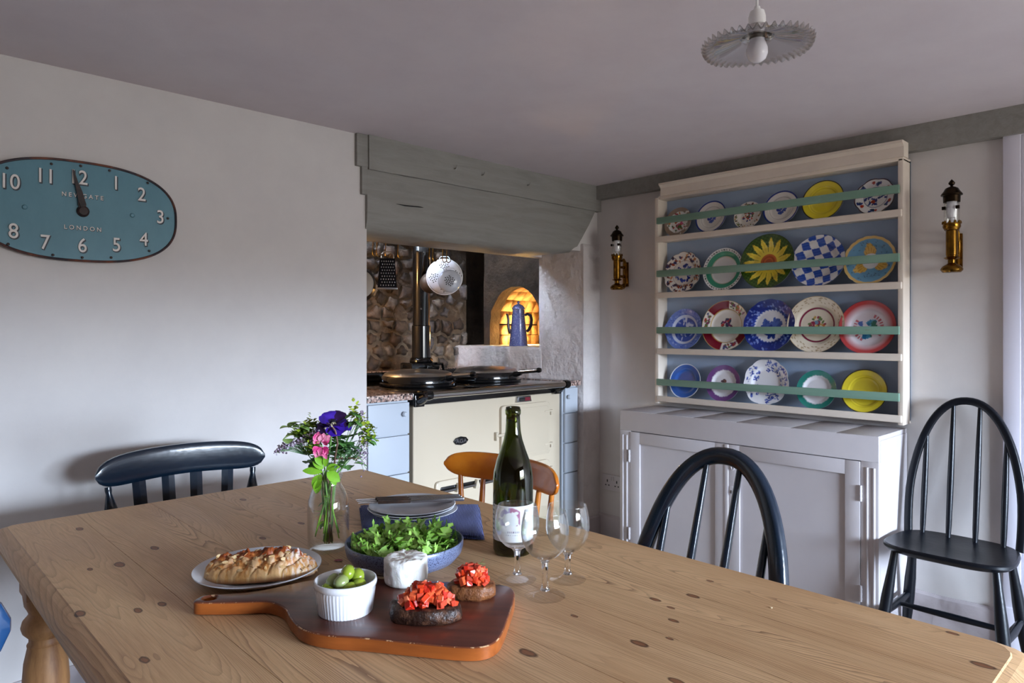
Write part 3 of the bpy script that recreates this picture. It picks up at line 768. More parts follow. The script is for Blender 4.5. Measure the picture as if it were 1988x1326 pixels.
# ------------------------------------------------------------------ plate rack
RK = thing('plate_rack', 'cream wall plate rack with four shelves, green rails and blue back', 'plate rack', (3.10, 1.48, .84), world=True)
Y0, Y1 = .899, 2.045; XF, XB = 3.006, 3.098; ZB, ZT = .852, 1.90
finish(BX(3.086, XB, Y0, Y1, ZB, ZT), 'back_panel', M['rackblue'], RK, smooth=False)
finish(BX(XF, XB, Y0-.0, Y0+.02, ZB-.012, ZT, bev=.003), 'side_panel', M['rack'], RK)
finish(BX(XF, XB, Y1-.0, Y1+.022, ZB-.012, ZT, bev=.003), 'side_panel', M['rack'], RK)
finish(BX(XF+.0, XB, Y0, Y1, ZT-.01, ZT+.006, bev=.002), 'top_board', M['rack'], RK)
bm = bmesh.new()
for y in (0,):
    pr = [(3.006, 1.905), (2.999, 1.905), (2.999, 1.945), (2.987, 1.957), (2.982, 1.957), (2.982, 1.967), (3.054, 1.967), (3.054, 1.905)]
    a = [bm.verts.new((x, Y0-.004, z)) for x, z in pr]; b_ = [bm.verts.new((x, 2.028, z)) for x, z in pr]
    n = len(pr)
    for k in range(n): bm.faces.new((a[k], a[(k+1) % n], b_[(k+1) % n], b_[k]))
    bm.faces.new(a); bm.faces.new(b_[::-1])
finish(bm, 'cornice', M['rack'], RK)
SH = [1.6955, 1.408, 1.1215, .877]
for z in SH:
    s_ = finish(BX(XF+.004, 3.086, Y0+.02, Y1, z-.022, z-.006), 'shelf', M['rack'], RK); s_['_w'] = 1; WM[s_.name] = WM[RK.name]
    finish(BX(XF-.008, XF+.006, Y0+.004, Y1+.006, z-.027, z+.003, bev=.006, seg=3), 'shelf_lip', M['rack'], s_); del s_['_w']
for z in (1.777, 1.506, 1.217, .952):
    finish(BX(XF-.022, XF-.004, Y0+.010, Y1-.002, z-.0165, z+.0165, bev=.003, seg=2), 'guard_rail', M['greenrail'], RK)

# plates: polar mesh, decoration from a colour function of (x,y) in plate radii
M['plate'] = vcol('plate_glaze', .18, coat=.3)
def C(*c): return np.array(lin(c))
def paint(me, idx_xy, fn):
    pass
def make_plate(name, rad, fn, scallop=0, scn_=12, ears=False, profile=None, back=(225, 222, 218), NR=34, NT=120):
    prof = profile or [(0, .0), (.55, .001), (.62, .004), (.70, .0115), (.74, .0135), (.96, .020), (1.0, .0215)]
    pr = np.array([p[0] for p in prof]); pz = np.array([p[1] for p in prof])*(rad/.12)
    rs = np.concatenate([np.linspace(0, 1, NR)[1:]]); th = np.arange(NT)*2*np.pi/NT
    co_, cols = [(0, 0, pz[0])], [(0.0, 0.0)]
    for r in rs:
        for a in th:
            q = r
            if scallop: q = r*(1+scallop*(abs(math.sin(scn_*a/2))-.5)*r**4)
            if ears and r > .8: q = r*(1+.13*(r-.8)/.2*max(0, 1-min(abs(((a) % math.pi)), math.pi-((a) % math.pi))/.35))
            co_.append((q*rad*math.cos(a), q*rad*math.sin(a), float(np.interp(r, pr, pz)))); cols.append((r*math.cos(a), r*math.sin(a)))
    nf = len(co_)
    faces = [(0, 1+k, 1+(k+1) % NT) for k in range(NT)]
    for i in range(len(rs)-1):
        b0 = 1+i*NT; b1 = b0+NT
        faces += [(b0+k, b1+k, b1+(k+1) % NT, b0+(k+1) % NT) for k in range(NT)]
    # back side
    lastring = 1+(len(rs)-1)*NT
    bb = len(co_)
    brs = [(1.0, None), (.72, -.003), (.5, -.004)]
    for r, dz in brs:
        for k, a in enumerate(th):
            p = co_[lastring+k]
            if dz is None: co_.append((p[0]*.995, p[1]*.995, p[2]-.003))
            else: co_.append((p[0]*r, p[1]*r, float(np.interp(r, pr, pz))-.004))
    co_.append((0, 0, -.004)); cb = len(co_)-1
    faces += [(lastring+k, bb+k, bb+(k+1) % NT, lastring+(k+1) % NT) for k in range(NT)]
    for i in range(2): faces += [(bb+i*NT+k, bb+(i+1)*NT+k, bb+(i+1)*NT+(k+1) % NT, bb+i*NT+(k+1) % NT) for k in range(NT)]
    faces += [(bb+2*NT+k, cb, bb+2*NT+(k+1) % NT) for k in range(NT)]
    me = bpy.data.meshes.new(name); me.from_pydata(co_, [], faces)
    xy = np.array(cols); c = fn(xy[:, 0], xy[:, 1])
    full = np.ones((len(co_), 4)); full[:nf, :3] = c; full[nf:, :3] = C(*back)
    ca = me.color_attributes.new('Col', 'FLOAT_COLOR', 'POINT'); ca.data.foreach_set('color', full.ravel())
    me.materials.append(M['plate']); me.shade_smooth(); me.set_sharp_from_angle(angle=R(60)); me.update()
    o = bpy.data.objects.new(name, me); COL.objects.link(o); return o
def base(x, col): return np.tile(C(*col), (len(x), 1))
def ring(c, x, y, a, b_, col, soft=0):
    r = np.hypot(x, y); m = (r >= a) & (r < b_); c[m] = C(*col); return c
def blobs(c, x, y, n, r0, r1, size, cols, seed, a0=0, a1=2*math.pi, el=1.6, cx=0, cy=0):
    g = random.Random(seed)
    for i in range(n):
        r = math.sqrt(g.uniform(r0*r0, r1*r1)); a = g.uniform(a0, a1); px, py = cx+r*math.cos(a), cy+r*math.sin(a)
        s = size*g.uniform(.6, 1.25); t = g.uniform(0, 3.14); dx, dy = x-px, y-py
        u = dx*math.cos(t)+dy*math.sin(t); v = -dx*math.sin(t)+dy*math.cos(t)
        m = (u/(s*el))**2+(v/s)**2 < 1; c[m] = C(*g.choice(cols))
    return c
WH = (236, 232, 228)
def p_brown(x, y):
    c = base(x, (150, 128, 112)); r = np.hypot(x, y); a = np.arctan2(y, x)
    c[r < .70+.05*np.abs(np.sin(3*a))] = C(*WH)
    blobs(c, x, y, 26, .45, .72, .05, [(180, 120, 60), (90, 110, 70), (170, 60, 70)], 1)
    blobs(c, x, y, 16, 0, .3, .09, [(176, 40, 84), (206, 92, 130), (90, 110, 60), (190, 90, 60)], 2)
    blobs(c, x, y, 8, .75, .92, .06, [(228, 220, 210)], 3); return c
def p_bluerim(x, y):
    c = base(x, (230, 222, 216)); ring(c, x, y, .93, 1.1, (24, 44, 130)); ring(c, x, y, .66, .685, (190, 180, 176))
    blobs(c, x, y, 20, 0, .28, .07, [(40, 56, 150), (70, 90, 170), (30, 40, 120)], 5); return c
def p_floral(x, y):
    c = base(x, (236, 228, 218)); ring(c, x, y, .52, .545, (70, 40, 34))
    blobs(c, x, y, 90, .76, .95, .036, [(150, 90, 50), (60, 60, 40), (120, 130, 70), (90, 40, 30), (200, 150, 90)], 8)
    blobs(c, x, y, 46, 0, .4, .05, [(200, 80, 80), (70, 80, 140), (80, 100, 60), (160, 50, 50), (210, 130, 90)], 9); return c
def p_yellow(x, y):
    c = base(x, (232, 210, 56)); ring(c, x, y, .965, 1.1, (52, 44, 36)); ring(c, x, y, .62, .65, (206, 182, 40)); ring(c, x, y, .72, .74, (216, 192, 44)); return c
def p_rust(x, y):
    c = base(x, (236, 232, 230)); ring(c, x, y, .965, 1.1, (60, 20, 36)); ring(c, x, y, .56, .585, (40, 54, 110))
    for a in np.arange(6)*math.pi/3+.5:
        blobs(c, x, y, 9, 0, .12, .045, [(34, 50, 120), (30, 60, 90), (60, 70, 130)], int(a*9), cx=.79*math.cos(a), cy=.79*math.sin(a))
        blobs(c, x, y, 2, 0, .03, .075, [(168, 52, 28)], int(a*7), cx=.79*math.cos(a+.28), cy=.79*math.sin(a+.28), el=1.1)
    blobs(c, x, y, 44, .12, .5, .05, [(34, 50, 120), (50, 70, 120)], 12)
    blobs(c, x, y, 4, .25, .34, .1, [(168, 60, 30)], 14, el=1.1); return c
def p_spice(x, y):
    c = base(x, (232, 222, 214)); ring(c, x, y, .97, 1.1, (60, 34, 50))
    blobs(c, x, y, 130, .62, .96, .045, [(150, 60, 34), (46, 44, 90), (60, 40, 60), (190, 120, 70), (110, 60, 50)], 21)
    blobs(c, x, y, 46, 0, .45, .05, [(60, 76, 170), (40, 50, 130), (130, 140, 190)], 22); ring(c, x, y, .6, .62, (190, 170, 160)); return c
def p_greenband(x, y):
    c = base(x, (236, 232, 230)); a = np.arctan2(y, x); r = np.hypot(x, y)
    ring(c, x, y, .64, .86, (66, 150, 120)); m = (r > .9) & (r < .94) & (np.sin(a*44) > 0); c[m] = C(90, 100, 96); ring(c, x, y, .625, .64, (200, 190, 170)); return c
def p_sun(x, y):
    c = base(x, (58, 84, 24)); r = np.hypot(x, y); a = np.arctan2(y, x)
    n = np.sin(x*37+y*11)*np.sin(y*41-x*9); c[n > .5] = C(74, 102, 30); c[n < -.6] = C(40, 64, 20)
    for off, L in ((0, .90), (.5, .80)):
        ph = ((a*15/(2*math.pi)+off*.0) % 1)-.5
    ph = np.abs(((a*15/(2*math.pi)) % 1)-.5)*2
    lim = .40+.48*(1-ph)**.62; c[r < lim] = C(242, 214, 74)
    m = (r < lim) & (r > .42) & (ph < .12); c[m] = C(226, 190, 50)
    c[r < .30] = C(196, 98, 30); c[r < .24] = C(170, 74, 22); c[(r < .16) & (r > .12)] = C(200, 100, 34); c[r > .965] = C(46, 70, 22); return c
def p_check(x, y):
    t = R(18); u = x*math.cos(t)+y*math.sin(t); v = -x*math.sin(t)+y*math.cos(t); q = .29
    bend = .06*np.sin(v*3); k = (np.floor((u+bend)/q+.3)+np.floor((v+.05*np.sin(u*3))/q+.1)) % 2
    c = base(x, (226, 222, 222)); n = np.sin(v*60+u*9)*.5+.5
    cc = C(30, 66, 160)[None, :]*(1-n[:, None]*.5)+C(70, 108, 190)[None, :]*(n[:, None]*.5); c[k > .5] = cc[k > .5]; ring(c, x, y, .985, 1.1, (60, 80, 150)); return c
def p_acanth(x, y):
    c = base(x, (108, 158, 190)); r = np.hypot(x, y); a = np.arctan2(y, x)
    ring(c, x, y, .90, 1.1, (222, 186, 116)); m = (r > .92) & (r < .96) & (np.sin(a*60) > .3); c[m] = C(170, 120, 66)
    blobs(c, x, y, 60, .5, .84, .018, [(84, 110, 130)], 31)
    for b0 in (math.pi/2+.1, math.pi/2+.1+2.09, math.pi/2+.1-2.09):
        da = np.angle(np.exp(1j*(a-b0))); lim = .72*(1-np.abs(da)/.62)**.5 if False else .72-.62*np.abs(da)**1.2
        lim = lim+.035*np.abs(np.sin(da*16)); m = (r < lim) & (np.abs(da) < .62) & (r > .2); c[m] = C(226, 182, 92)
        m2 = m & (np.abs(np.sin(da*14+r*3)) < .3); c[m2] = C(190, 136, 56)
    c[r < .32] = C(236, 232, 232); return c
def p_willow(x, y):
    c = base(x, (104, 126, 196)); r = np.hypot(x, y)
    blobs(c, x, y, 110, .74, .98, .028, [(70, 92, 180), (150, 168, 220), (84, 106, 190)], 41)
    ring(c, x, y, .60, .70, (206, 210, 230)); ring(c, x, y, .0, .60, (66, 90, 178))
    blobs(c, x, y, 30, 0, .54, .05, [(140, 158, 216), (186, 196, 228), (96, 118, 196)], 42, el=2.2); blobs(c, x, y, 8, 0, .26, .05, [(214, 218, 236)], 43, cx=.05, cy=.3, el=3); return c
def p_maroon(x, y):
    c = base(x, (238, 230, 220)); r = np.hypot(x, y); a = np.arctan2(y, x)
    s = (a-R(20)) % (math.pi/2+.52)
    d = a % (2*math.pi); band = (r > .68)
    for lo, hi in ((82, 142), (190, 262), (312, 352)):
        m = band & (d > R(lo)) & (d < R(hi)) & (r < .97); c[m] = C(120, 10, 34)
    for lo, hi, sd in ((32, 78, 1), (146, 186, 2), (268, 306, 3)):
        blobs(c, x, y, 26, .74, .92, .035, [(130, 50, 90), (170, 60, 50), (70, 80, 120), (90, 110, 60)], 50+sd, R(lo), R(hi))
    ring(c, x, y, .655, .68, (196, 158, 84)); ring(c, x, y, .97, 1.1, (206, 172, 100))
    blobs(c, x, y, 26, 0, .24, .045, [(130, 40, 90), (60, 60, 90), (80, 100, 60), (180, 60, 60)], 57, cy=.05); return c
def p_flow(x, y):
    c = base(x, (24, 44, 128)); blobs(c, x, y, 130, .66, .97, .03, [(90, 114, 190), (60, 84, 170), (20, 34, 110), (130, 150, 210)], 61)
    r = np.hypot(x, y); a = np.arctan2(y, x); c[r < .64+.015*np.sin(a*30)] = C(60, 90, 176); c[r < .61+.012*np.sin(a*30+1)] = C(228, 226, 230)
    blobs(c, x, y, 26, 0, .15, .06, [(70, 100, 176), (54, 82, 160)], 63, cx=-.2, cy=.08); blobs(c, x, y, 30, 0, .18, .06, [(70, 100, 176), (54, 82, 160)], 64, cx=.2, cy=.08)
    blobs(c, x, y, 26, 0, .2, .06, [(40, 66, 150), (30, 54, 140)], 65, cy=-.22, el=2); return c
def p_gold(x, y):
    c = base(x, (234, 220, 198)); r = np.hypot(x, y); a = np.arctan2(y, x)
    f = np.sin(a*22+np.sin(r*40)*1.6)*np.sin(r*48+np.cos(a*11)*2); m = (r > .74) & (r < .96) & (f > .35); c[m] = C(176, 148, 106)
    ring(c, x, y, .56, .63, (124, 12, 56)); ring(c, x, y, .97, 1.1, (190, 160, 110)); ring(c, x, y, .50, .515, (200, 170, 120))
    blobs(c, x, y, 40, 0, .26, .045, [(206, 120, 60), (150, 40, 70), (110, 130, 70), (200, 160, 80), (90, 110, 60), (110, 140, 170)], 71, cy=.04); return c
def p_enamel(x, y):
    r = np.hypot(x, y); a = np.arctan2(y, x); t = np.clip((r-.62)/.26, 0, 1)[:, None]; c = C(236, 226, 232)[None]*(1-t)+C(190, 66, 66)[None]*t
    c[r > .975] = C(90, 24, 50)
    m = (r > .42) & (r < .53) & (np.sin(a*26) > -.2) & (np.sin(a*2+.6) > -.35); c[m] = C(206, 110, 120)
    blobs(c, x, y, 22, 0, .15, .06, [(70, 150, 190), (50, 120, 160), (60, 120, 100), (110, 180, 210)], 81, cx=.1, cy=.14)
    blobs(c, x, y, 20, 0, .15, .06, [(70, 150, 190), (50, 120, 170), (70, 120, 90)], 82, cx=-.02, cy=-.24); blobs(c, x, y, 7, 0, .06, .05, [(80, 110, 180)], 83, cx=-.3, cy=.12); return c
def p_plainblue(x, y): c = base(x, (58, 98, 176)); ring(c, x, y, .965, 1.1, (230, 232, 240)); return c
def rimmed(col, seed, motif=False):
    def f(x, y):
        r = np.hypot(x, y); a = np.arctan2(y, x); c = base(x, col)
        g = np.sin(a*13+seed)*.01+np.sin(a*31)*.008; t = np.clip((.76+g-r)/.05, 0, 1)[:, None]; c = c*(1-t)+C(236, 232, 236)[None]*t
        if motif: blobs(c, x, y, 14, 0, .12, .05, [(90, 70, 80), (60, 60, 60), (130, 90, 80)], 91, cy=.12)
        return c
    return f
def p_sprays(x, y):
    c = base(x, (238, 236, 240)); g = random.Random(5)
    for i, (a0, n) in enumerate(((60, 5), (140, 4), (205, 3), (285, 5), (340, 3), (20, 3))):
        for j in range(n*2):
            a = R(a0+g.uniform(-22, 22)); q = g.uniform(.5, .9)
            blobs(c, x, y, 7, 0, .09, .026, [(44, 62, 150), (70, 90, 176), (110, 128, 196)], i*50+j, cx=q*math.cos(a), cy=q*math.sin(a))
    return c
PL = [  # y, R, painter, x offset, label, kwargs
 [(1.953, .078, p_brown, 0, 'small brown rimmed plate with pink rose, far left of the top shelf', {}),
  (1.766, .082, p_bluerim, 0, 'cream plate with blue rim line and blue flower, second on the top shelf', {}),
  (1.575, .068, p_floral, 0, 'small plate with brown floral border and pink bouquet on the top shelf', {}),
  (1.413, .0815, p_bluerim, -.004, 'larger cream plate with blue rim line, left of the yellow one on the top shelf', {}),
  (1.227, .090, p_yellow, 0, 'plain yellow plate with dark rim on the top shelf', {}),
  (1.017, .078, p_rust, 0, 'white plate with rust and blue flowers, right end of the top shelf', {'scallop': .05, 'scn_': 8})],
 [(1.924, .106, p_spice, 0, 'scalloped plate with rust and blue sprigs, left end of the second shelf', {'scallop': .06}),
  (1.70, .106, p_greenband, .004, 'white plate with wide green band on the second shelf', {}),
  (1.475, .129, p_sun, -.006, 'green plate painted with a big yellow sunflower', {'NR': 46, 'NT': 180}),
  (1.245, .116, p_check, -.002, 'blue and white chequered plate beside the sunflower plate', {'NR': 50, 'NT': 180}),
  (1.037, .103, p_acanth, .004, 'pale blue plate with gold leaves and white centre, right end of the second shelf', {'scallop': .02, 'scn_': 20})],
 [(1.915, .105, p_willow, 0, 'blue transfer plate with small side ears, left end of the third shelf', {'ears': True}),
  (1.688, .122, p_maroon, .004, 'plate with maroon border panels and small flower on the third shelf', {}),
  (1.466, .122, p_flow, -.008, 'dark blue bordered plate with two blue trees in the middle', {'scallop': .02, 'scn_': 14, 'NT': 160}),
  (1.258, .125, p_gold, .006, 'cream plate with gold scroll rim, maroon ring and bouquet', {}),
  (1.045, .113, p_enamel, -.003, 'red rimmed enamel plate with blue roses, right end of the third shelf', {})],
 [(1.911, .088, p_plainblue, 0, 'plain blue plate with white edge, left end of the bottom shelf', {}),
  (1.70, .089, rimmed((112, 70, 128), 1, True), 0, 'purple rimmed white plate on the bottom shelf', {}),
  (1.482, .106, p_sprays, 0, 'white scalloped plate with blue flower sprays on the bottom shelf', {'scallop': .05, 'scn_': 9}),
  (1.255, .086, rimmed((44, 128, 116), 4), 0, 'teal rimmed white plate on the bottom shelf', {}),
  (1.058, .092, p_yellow, 0, 'bright yellow plate, right end of the bottom shelf', {})]]
for row, zb in zip(PL, (1.6905, 1.403, 1.1165, .872)):
    for i, (y, r, fn, dx, lb, kw) in enumerate(row):
        o = make_plate('decorative_plate', r, fn, **kw)
        if lb.startswith('bright yellow'):
            pass
        xb = 3.034+dx; ta = math.asin(min(.5, (3.079-xb+dx*.0)/(2*r)))*.9
        cx = Vector((0, -1, 0)); cy = Vector((math.sin(ta), 0, math.cos(ta))); cz = cx.cross(cy)
        Mx = Matrix((cx, cy, cz)).transposed().to_4x4(); Mx.translation = Vector((xb, y, zb))+cy*(r*1.0)
        rot = Matrix.Rotation(random.Random(i*7+int(zb*10)).uniform(-.25, .25) if not (kw.get('ears') or fn in (p_maroon, p_flow, p_gold, p_acanth, p_sun)) else 0, 4, 'Z')
        o.matrix_world = Mx @ rot
        tag(o, lb, 'plate', 'plates on the wall rack')

# ------------------------------------------------------------------ cupboard under the rack
CB = thing('cupboard', 'low off-white two-door cupboard with fluted corners under the plate rack', 'cupboard', (2.93, 1.51, 0), world=True)
cx0, cx1, cy0, cy1, ct = 2.770, 3.094, .912, 2.110, .820
finish(BX(cx0+.02, cx1, cy0, cy0+.02, 0, ct-.018), 'side_board', M['cup'], CB); finish(BX(cx0+.02, cx1, cy1-.02, cy1, 0, ct-.018), 'side_board', M['cup'], CB)
finish(BX(cx1-.01, cx1, cy0+.02, cy1-.02, 0, ct-.018), 'back_board', M['cup'], CB)
seams = [cy1, 1.905, 1.695, 1.485, 1.245, 1.065, cy0]
for a, b_ in zip(seams, seams[1:]):
    finish(BX(cx0+.001, cx1, b_+.0012, a-.0012, ct-.018, ct, bev=.0015), 'top_plank', M['cup'], CB)
# face frame
finish(BX(cx0, cx0+.02, cy0, cy1, .722, ct-.002, bev=.002), 'top_rail', M['cup'], CB)
finish(BX(cx0, cx0+.02, cy0, .975, .0, .722, bev=.001), 'stile', M['cup'], CB); finish(BX(cx0, cx0+.02, 2.047, cy1, .0, .722, bev=.001), 'stile', M['cup'], CB)
finish(BX(cx0, cx0+.02, .975, 2.047, .0, .08), 'bottom_rail', M['cup'], CB)
for yc in (.928, .952, 2.068, 2.092):
    bm = TU([(cx0+.001, yc, .05), (cx0+.001, yc, .700)], [(.005, .006)]*2, 10); finish(bm, 'flute', M['cup'], CB)
def cdoor(y0, y1, side):
    d = finish(BX(cx0+.006, cx0+.016, y0, y1, .083, .719), 'door', M['cup'], CB, smooth=False); d['_w'] = 1; WM[d.name] = WM[CB.name]
    w = .055
    for (a, b_, c, e) in ((y0, y0+w, .083, .719), (y1-w, y1, .083, .719), (y0+w, y1-w, .719-w, .719), (y0+w, y1-w, .083, .083+w)):
        finish(BX(cx0-.004, cx0+.006, a, b_, c, e, bev=.0015), 'door_frame', M['cup'], d)
    yh = y1+.004 if side > 0 else y0-.004
    for z in (.22, .60):
        bm = TU([(cx0-.007, yh, z-.03), (cx0-.007, yh, z+.03)], .005, 8)
        for q in (-.018, 0, .018): lathe(bm, [(.006, -.002), (.0065, 0), (.006, .002)], 8, (cx0-.007, yh, z+q))
        finish(bm, 'hinge', M['cup'], d)
    return d
dl = cdoor(1.530, 2.045, 1); dr = cdoor(.977, 1.524, -1)
for d in (dl, dr): d['_w'] = 1; 
finish(BX(cx0-.008, cx0+.006, 1.520, 1.538, .083, .719, bev=.003), 'meeting_bead', M['cup'], dl)
kn = finish(LA([(0, .030), (.012, .029), (.017, .022), (.017, .016), (.010, .010), (.007, 0), (0, 0)], 8, (cx0-.004, 1.497, .690), Matrix.Rotation(R(-90), 4, 'Y')), 'glass_knob', M['glass'], dr, angle=10)
tag(kn, 'faceted clear glass knob')
bm = bmesh.new(); ringp = [(cx0-.009, 1.497+.009*math.cos(a), .635+.022*math.sin(a)) for a in np.linspace(0, 2*math.pi, 20)]
tube(bm, ringp, .003, 6); box(bm, cx0-.012, cx0-.004, 1.492, 1.502, .652, .664, bev=.002); finish(bm, 'latch_ring', M['cup'], dr)
bm = PR(rrect(-.008, .008, -.02, .02, .006), 0, .0025, M=Matrix.Translation((cx0-.004, 1.505, .52)) @ Matrix(((0, 0, -1, 0), (-1, 0, 0, 0), (0, 1, 0, 0), (0, 0, 0, 1))))
es = finish(bm, 'escutcheon', M['cup'], dr)
bm = BX(cx0-.0085, cx0-.006, 1.504, 1.507, .508, .522); finish(bm, 'keyhole', M['blackm'], dr)
for d in (dl, dr): del d['_w']

# socket
so = thing('wall_socket', 'white double plug socket low on the wall left of the cupboard', 'socket', (3.10, 2.41, .355), world=True)
finish(BX(3.09, 3.0995, 2.337, 2.483, .315, .402, bev=.003), 'plate', M['socket'], so)
for yc in (2.443, 2.377):
    for dy, dz, w, h in ((0, .012, .003, .007), (.011, -.012, .0035, .003), (-.011, -.012, .0035, .003)):
        finish(BX(3.0885, 3.0905, yc+dy-w, yc+dy+w, .355+dz-h, .355+dz+h), 'pin_hole', M['blackm'], so)
for yc in (2.415, 2.403):
    finish(BX(3.086, 3.0905, yc-.005, yc+.005, .372, .392, bev=.001), 'switch', M['socket'], so)

# ------------------------------------------------------------------ brass sconces
def sconce(loc, label):
    t = thing('wall_sconce', label, 'wall lamp', loc, 0, 'brass railway sconces')
    cx = -.085
    finish(LA([(0, 0), (.030, .0), (.037, .008), (.037, .014), (.030, .024), (.016, .032), (.013, .036), (.013, .048), (.020, .050), (.027, .055), (.018, .060), (.018, .064), (.0195, .066), (.0195, .158), (.024, .160), (.026, .166), (.026, .170)], 24, (cx, 0, 0)), 'column', M['brass'], t)
    bm = bmesh.new()
    lathe(bm, [(.026, .165), (.030, .172), (.029, .186)], 24, (cx, 0, 0))
    for i in range(10):
        a = 2*math.pi*i/10; lathe(bm, [(.005, 0), (.004, .008), (0, .013)], 6, (cx+.028*math.cos(a), .028*math.sin(a), .184))
    finish(bm, 'gallery', M['brass'], t)
    finish(LA([(.0245, .176), (.0255, .178), (.0255, .285), (.024, .285), (.024, .178), (.0245, .176)], 28, (cx, 0, 0)), 'chimney', M['glass'], t)
    finish(LA([(.008, .170), (.008, .205), (.014, .208), (.017, .222), (.0175, .235), (.017, .27), (.010, .28), (0, .282)], 20, (cx, 0, 0)), 'bulb', M['frost'], t)
    bm = bmesh.new(); 
    for a in (0, 2.09, 4.19): box(bm, cx+.026*math.cos(a)-.006, cx+.026*math.cos(a)+.006, .026*math.sin(a)-.006, .026*math.sin(a)+.006, .238, .250)
    finish(bm, 'clips', M['brassdark'], t)
    bm = LA([(.028, .266), (.029, .290), (.036, .292), (.036, .296), (.027, .308), (.022, .318), (.012, .324), (.005, .326), (.005, .330), (.010, .334), (.011, .340), (.006, .347), (0, .354)], 24, (cx, 0, 0))
    finish(bm, 'cap', M['brassdark'], t)
    finish(TU([(-.028, 0, .03), (-.05, 0, .02), (-.03, 0, .012), (-.012, 0, .03), (-.010, 0, .09), (-.012, 0, .15), (-.03, 0, .168), (-.05, 0, .16)], [(.007, .011)]*8, 10, flat=(0, 1, 0)), 'bracket', M['brass'], t)
    bm = TU([(cx+.018, 0, .075), (-.02, 0, .075)], .007, 10); tube(bm, [(cx+.018, 0, .125), (-.02, 0, .125)], .007, 10)
    finish(bm, 'arm', M['brass'], t)
    finish(BX(-.012, -.001, -.018, .018, .02, .155, bev=.004), 'wall_plate', M['brass'], t)
    return t
s1 = sconce((3.10, 2.318, 1.437), 'brass railway lamp sconce left of the plate rack')
s2 = copy_tree(s1); s2.location = (3.10, .735, 1.437); s2['label'] = 'brass railway lamp sconce right of the plate rack'

# ------------------------------------------------------------------ wall clock
CK = thing('wall_clock', 'oval teal enamel wall clock with cream numerals and rusty rim', 'clock', (.527, 2.52, 1.44), world=True)
def supe(a, b_, n=2.55, N=96):
    out = []
    for i in range(N):
        t = 2*math.pi*i/N; c, s = math.cos(t), math.sin(t)
        out.append((a*math.copysign(abs(c)**(2/n), c), b_*math.copysign(abs(s)**(2/n), s)))
    return out
def clock_mat():
    b = NB('teal_enamel'); o = b.tc.outputs['Object']
    c = b.ramp(b.noise(b.scale(o, (1, 1, .5)), 6, 5, .7), [(.3, (76, 122, 138)), (.7, (90, 136, 150))])
    w = b.noise(o, 26, 5, .8)
    c = b.mix(b.mr(w, .70, .73), c, L4((70, 44, 40)))
    return b.out(c, .5, 0, b.bump(b.noise(o, 60, 4), .15, .001))
M['teal'] = clock_mat()
M['rust'] = mat('rusty_rim', (52, 44, 50), .5, .3, col2=(120, 66, 44), vs=18, vlo=.45, vhi=.68, bump=.3, bs=80)
ccx, ccz, ca, cb = .527, 1.5905, .279, .1575
def dome(a, b_, y, h, n=6):
    bm = bmesh.new(); rings = []
    for i in range(n+1):
        f = 1-i/n*.999 if i < n else .0
        ring_ = [bm.verts.new((ccx+px*f, y-h*(1-f**4), ccz+pz*f)) for px, pz in supe(a, b_)] if f > 0 else [bm.verts.new((ccx, y-h, ccz))]
        rings.append(ring_)
    for A_, B_ in zip(rings, rings[1:]):
        N = len(A_)
        for k in range(N):
            if len(B_) == 1: bm.faces.new((A_[k], A_[(k+1) % N], B_[0]))
            else: bm.faces.new((A_[k], A_[(k+1) % N], B_[(k+1) % N], B_[k]))
    return bm
fc = finish(dome(ca-.005, cb-.005, 2.4965, .0015), 'dial_face', M['teal'], CK)
bm = bmesh.new(); P_ = supe(ca-.003, cb-.003)
prism(bm, supe(ca-.004, cb-.004), -2.518, -2.497, M=Matrix(((1, 0, 0, ccx), (0, 0, -1, 0), (0, 1, 0, ccz), (0, 0, 0, 1))))
finish(bm, 'case', M['rust'], CK)
finish(TU([(ccx+x, 2.4955, ccz+z) for x, z in P_+P_[:1]], .0038, 8, cap=False), 'rim', M['rust'], CK)
M['numer'] = mat('cream_numeral_paint', (222, 216, 212), .5); M['numsh'] = mat('dark_numeral_shadow', (28, 38, 52), .5)
NPOS = {'10': (.3434, 1.6578), '11': (.4278, 1.6876), '12': (.5185, 1.6967), '1': (.6192, 1.6939), '2': (.6953, 1.6676), '3': (.7523, 1.5992), '4': (.7015, 1.5201), '5': (.6207, 1.4945), '6': (.5255, 1.4847), '7': (.4278, 1.4858), '8': (.3484, 1.5124), '9': (.295, 1.585)}
for s_, (x, z) in NPOS.items():
    n_ = finish(text_wall(s_, .058, x, 2.4925, z, .0006, .0003, .92, 1.08), 'numeral', M['numer'], CK, fix=False, smooth=False)
    n_['_w'] = 1; WM[n_.name] = WM[CK.name]
    finish(text_wall(s_, .058, x+.0028, 2.4938, z-.0026, .0004, .0012, .92, 1.08), 'numeral_shadow', M['numsh'], n_, fix=False, smooth=False); del n_['_w']
for s_, z in (('N E W G A T E', 1.639), ('L O N D O N', 1.538)):
    n_ = finish(text_wall(s_, .0185, .527, 2.4928, z, .0005, .0002, .95), 'lettering', M['numer'], CK, fix=False, smooth=False)
    n_['_w'] = 1; WM[n_.name] = WM[CK.name]
    finish(text_wall(s_, .0185, .5282, 2.4938, z-.0012, .0004, .0005, .95), 'letter_shadow', M['numsh'], n_, fix=False, smooth=False); del n_['_w']
rust_hand = mat('rusty_black_hand', (24, 20, 20), .6, col2=(60, 38, 34), vs=60)
